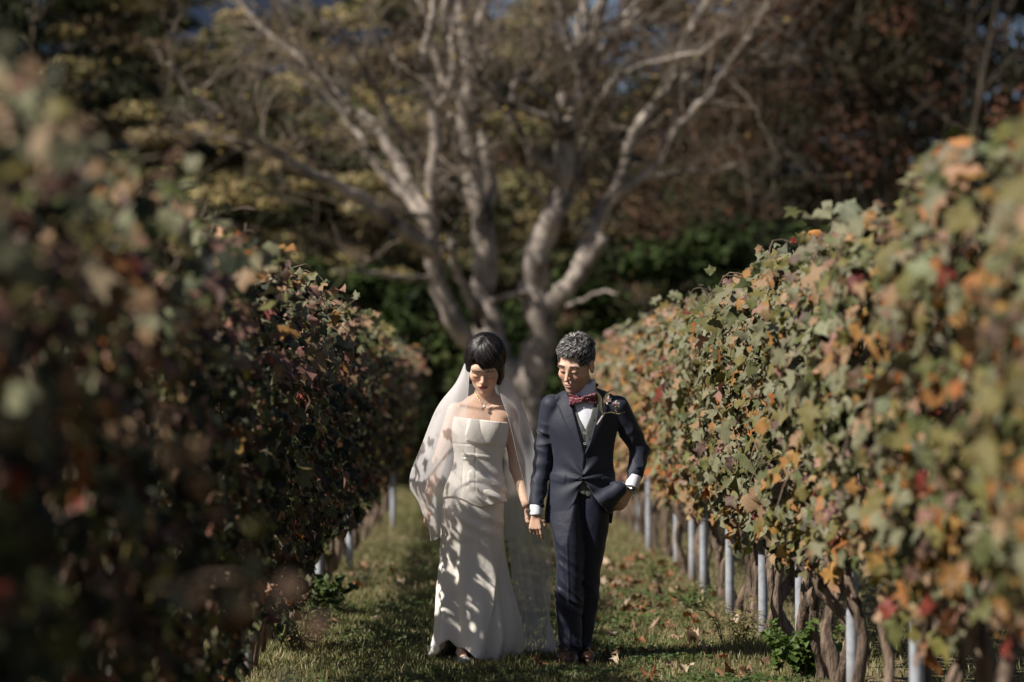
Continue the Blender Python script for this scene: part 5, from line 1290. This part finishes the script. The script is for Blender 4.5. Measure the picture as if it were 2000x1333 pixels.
def gen_b(r):
    ph = r.uniform(-math.pi, math.pi); fr = math.cos(ph); th0 = r.uniform(.05, .9)
    zend = .014 - .16 * math.sin(ph) * (ph > 0) * .12 + .03 * math.exp(-((ph + .45) / .22) ** 2) + r.normal(0, .009) if fr > .62 else (-.09 + r.normal(0, .014) if fr > .1 else -.1 + r.normal(0, .012))
    if fr > .62: zend -= .03 * max(0, abs(math.sin(ph)) - .5)
    the = math.acos(max(-.98, min(.98, (zend - .034) / BR[2]))); K = []
    sweep = (.75 if ph > -.45 else -.5) * (fr > .3) + r.normal(0, .12)
    lift = r.uniform(.955, 1.035); fly = (r.random() < .05) * r.uniform(.03, .1)
    for k in range(6):
        t = k / 5; th = th0 + (the - th0) * t
        p = scalp_pt(th, ph + sweep * (t - .5) * 1.0, BR, (0, .026, .034)); p = (p - np.array([0, .026, .034])) * (lift + fly * t + .03 * math.sin(t * 3.1) - .02 * (t > .9)) + np.array([0, .026, .034])
        if th > 1.7: p[:2] *= 1 - .12 * (th - 1.7)
        K.append(p)
    return np.array(K)
hair(HB, "hair_locks", bhs, M_HAIRB, BCOL, None, gen_b, 4200, .0014, 102)
# ---- jewellery
mb = MB(); K = [w3(930, 752, YB + .05), w3(928, 765, YB + .012), w3(934, 779, YB - .02), w3(945, 791, YB - .045), (w3(957, 782, YB - .033)), w3(966, 766, YB + .01), w3(967, 752, YB + .05)]
add_tube(mb, spline(np.array(K), 40), .0013, 5); nk = mb.build("necklace", M_GOLD, bride)
sculpt("pearl", lambda P: np.minimum(ell(P, w3(945.5, 795, YB - .052), (.0075, .0075, .009)), cap(P, w3(945.5, 789, YB - .05), w3(945.5, 792, YB - .052), .002, .002)), w3(945, 794, YB - .052) - .02, w3(945, 794, YB - .052) + .02, .0015, M_PEARL, parent=nk)
mb = MB(); c = w3(832.5, 983, YB - .048); a = np.linspace(0, 2 * math.pi, 20); add_tube(mb, c + np.stack([np.cos(a) * .027, np.sin(a) * .027, .006 * np.cos(a)], -1), .0035, 6, caps=False); mb.build("bracelet", M_GOLD, bride)
c = w3(1027, 1013, YB - .05); mb = MB(); add_tube(mb, c + np.stack([np.cos(a) * .0105, .0 * a, np.sin(a) * .0105], -1)[:, [0, 2, 1]] * 1.0, .0014, 5, caps=False); mb.build("ring", M_METAL, bride)
# ---- veil
def cloth(name, cols, nr, nc, parent, ripple=.0, freq=9, seed=3, mat=None):
    mat = mat or M_VEIL
    C = np.stack([spline(np.array([W(*p) for p in c]), nr) for c in cols], 1)        # nr x k x 3
    S = np.stack([spline(C[i], nc) for i in range(nr)], 0)
    u = np.linspace(0, 1, nc)[None, :]; t = np.linspace(0, 1, nr)[:, None]; r = np.random.default_rng(seed)
    Tn = np.gradient(S, axis=1); Nn = np.cross(Tn, np.gradient(S, axis=0)); Nn /= np.linalg.norm(Nn, axis=2)[..., None] + 1e-9
    w = 0
    for k in range(4): w = w + np.sin(u * freq * (k + 1) * r.uniform(.7, 1.2) * 3 + r.uniform(0, 6) + t * r.uniform(-2, 2)) / (k + 1)
    S = S + Nn * (w * ripple * np.clip(t * 2.2, 0, 1))[..., None]
    S[..., 2] = np.maximum(S[..., 2], .008)
    V = S.reshape(-1, 3); i = np.arange(nr - 1)[:, None] * nc; j = np.arange(nc - 1)[None]
    o = link(name, make_mesh(name, V, np.stack([i + j, i + j + 1, i + nc + j + 1, i + nc + j], -1).reshape(-1, 4), mat), parent)
    # bound edge
    mb = MB()
    for E in (S[:, 0], S[:, -1], S[-1]): add_tube(mb, E, .0008, 4, caps=False)
    e = mb.build("veil_edge", M_VEDGE, o); return o
M_VEDGE = mat_cloth("veil_binding", (.6, .6, .62), .7, .3)
VC = [
 [(917, 722, 15.985), (916, 742, 15.93), (911, 811, 15.86), (904, 900, 15.845), (898, 965, 15.83), (885, 1010, 15.83), (868, 1046, 15.84)],
 [(912, 716, 16.0), (900, 745, 15.94), (884, 800, 15.87), (874, 880, 15.835), (862, 960, 15.82), (856, 1020, 15.825), (854, 1052, 15.84)],
 [(908, 712, 16.03), (893, 745, 16.0), (860, 795, 15.97), (834, 866, 15.95), (815, 923, 15.93), (812, 955, 15.91), (826, 1000, 15.89), (840, 1054, 15.87)],
 [(909, 708, 16.07), (891, 747, 16.04), (857, 797, 16.03), (831, 866, 16.03), (809, 921, 16.02), (806, 950, 16.02), (826, 974, 16.0), (842, 1010, 15.97)],
 [(925, 695, 16.13), (905, 760, 16.17), (880, 850, 16.19), (862, 930, 16.19), (855, 1000, 16.18), (858, 1040, 16.18)],
 [(948, 688, 16.16), (948, 780, 16.21), (950, 900, 16.23), (950, 1000, 16.24), (950, 1060, 16.26)],
 [(972, 698, 16.12), (988, 770, 16.16), (1005, 850, 16.18), (1016, 930, 16.19), (1020, 1000, 16.2), (1022, 1040, 16.2)],
 [(986, 728, 16.04), (1001, 755, 16.03), (1018, 788, 16.03), (1035, 835, 16.03), (1045, 870, 16.03), (1044, 905, 16.04), (1036, 965, 16.04), (1033, 990, 16.04)],
 [(985, 732, 16.01), (990, 762, 15.98), (1004, 805, 15.95), (1017, 855, 15.94), (1027, 895, 15.94), (1030, 940, 15.95), (1032, 985, 15.96)],
 [(984, 735, 16.0), (977, 767, 15.95), (990, 809, 15.90), (1001, 850, 15.895), (1011, 893, 15.905), (1022, 935, 15.92), (1031, 975, 15.93)],
]
veil = cloth("veil", VC, 70, 130, bride, .0045, 9, 3)
VT = [
 [(985, 900, 16.2), (985, 1000, 16.22), (998, 1100, 16.28), (1008, 1200, 16.32), (1002, 1277, 16.42)],
 [(1000, 900, 16.19), (1008, 1000, 16.2), (1020, 1100, 16.24), (1030, 1200, 16.3), (1030, 1283, 16.34)],
 [(1015, 900, 16.17), (1026, 1000, 16.17), (1040, 1100, 16.2), (1054, 1172, 16.25), (1066, 1245, 16.28), (1055, 1286, 16.28)],
 [(1030, 900, 16.12), (1036, 960, 16.13), (1048, 1040, 16.17), (1060, 1130, 16.24), (1070, 1200, 16.28), (1082, 1250, 16.3), (1084, 1283, 16.3)],
 [(1034, 905, 16.05), (1038, 975, 16.07), (1064, 1020, 16.15), (1076, 1080, 16.25), (1076, 1160, 16.32), (1070, 1222, 16.4), (1064, 1268, 16.45)],
]
cloth("veil_train", VT, 60, 60, bride, .006, 4, 8, M_VEIL2)
VL = [
 [(880, 1150, 16.24), (868, 1210, 16.27), (852, 1250, 16.3), (835, 1262, 16.33), (812, 1268, 16.36)],
 [(895, 1160, 16.26), (885, 1220, 16.28), (870, 1262, 16.28), (850, 1274, 16.26), (818, 1276, 16.27)],
 [(915, 1170, 16.28), (905, 1235, 16.3), (890, 1276, 16.24), (865, 1284, 16.2), (842, 1283, 16.2)],
]
cloth("veil_train", VL, 30, 30, bride, .008, 4, 12, M_VEIL2)
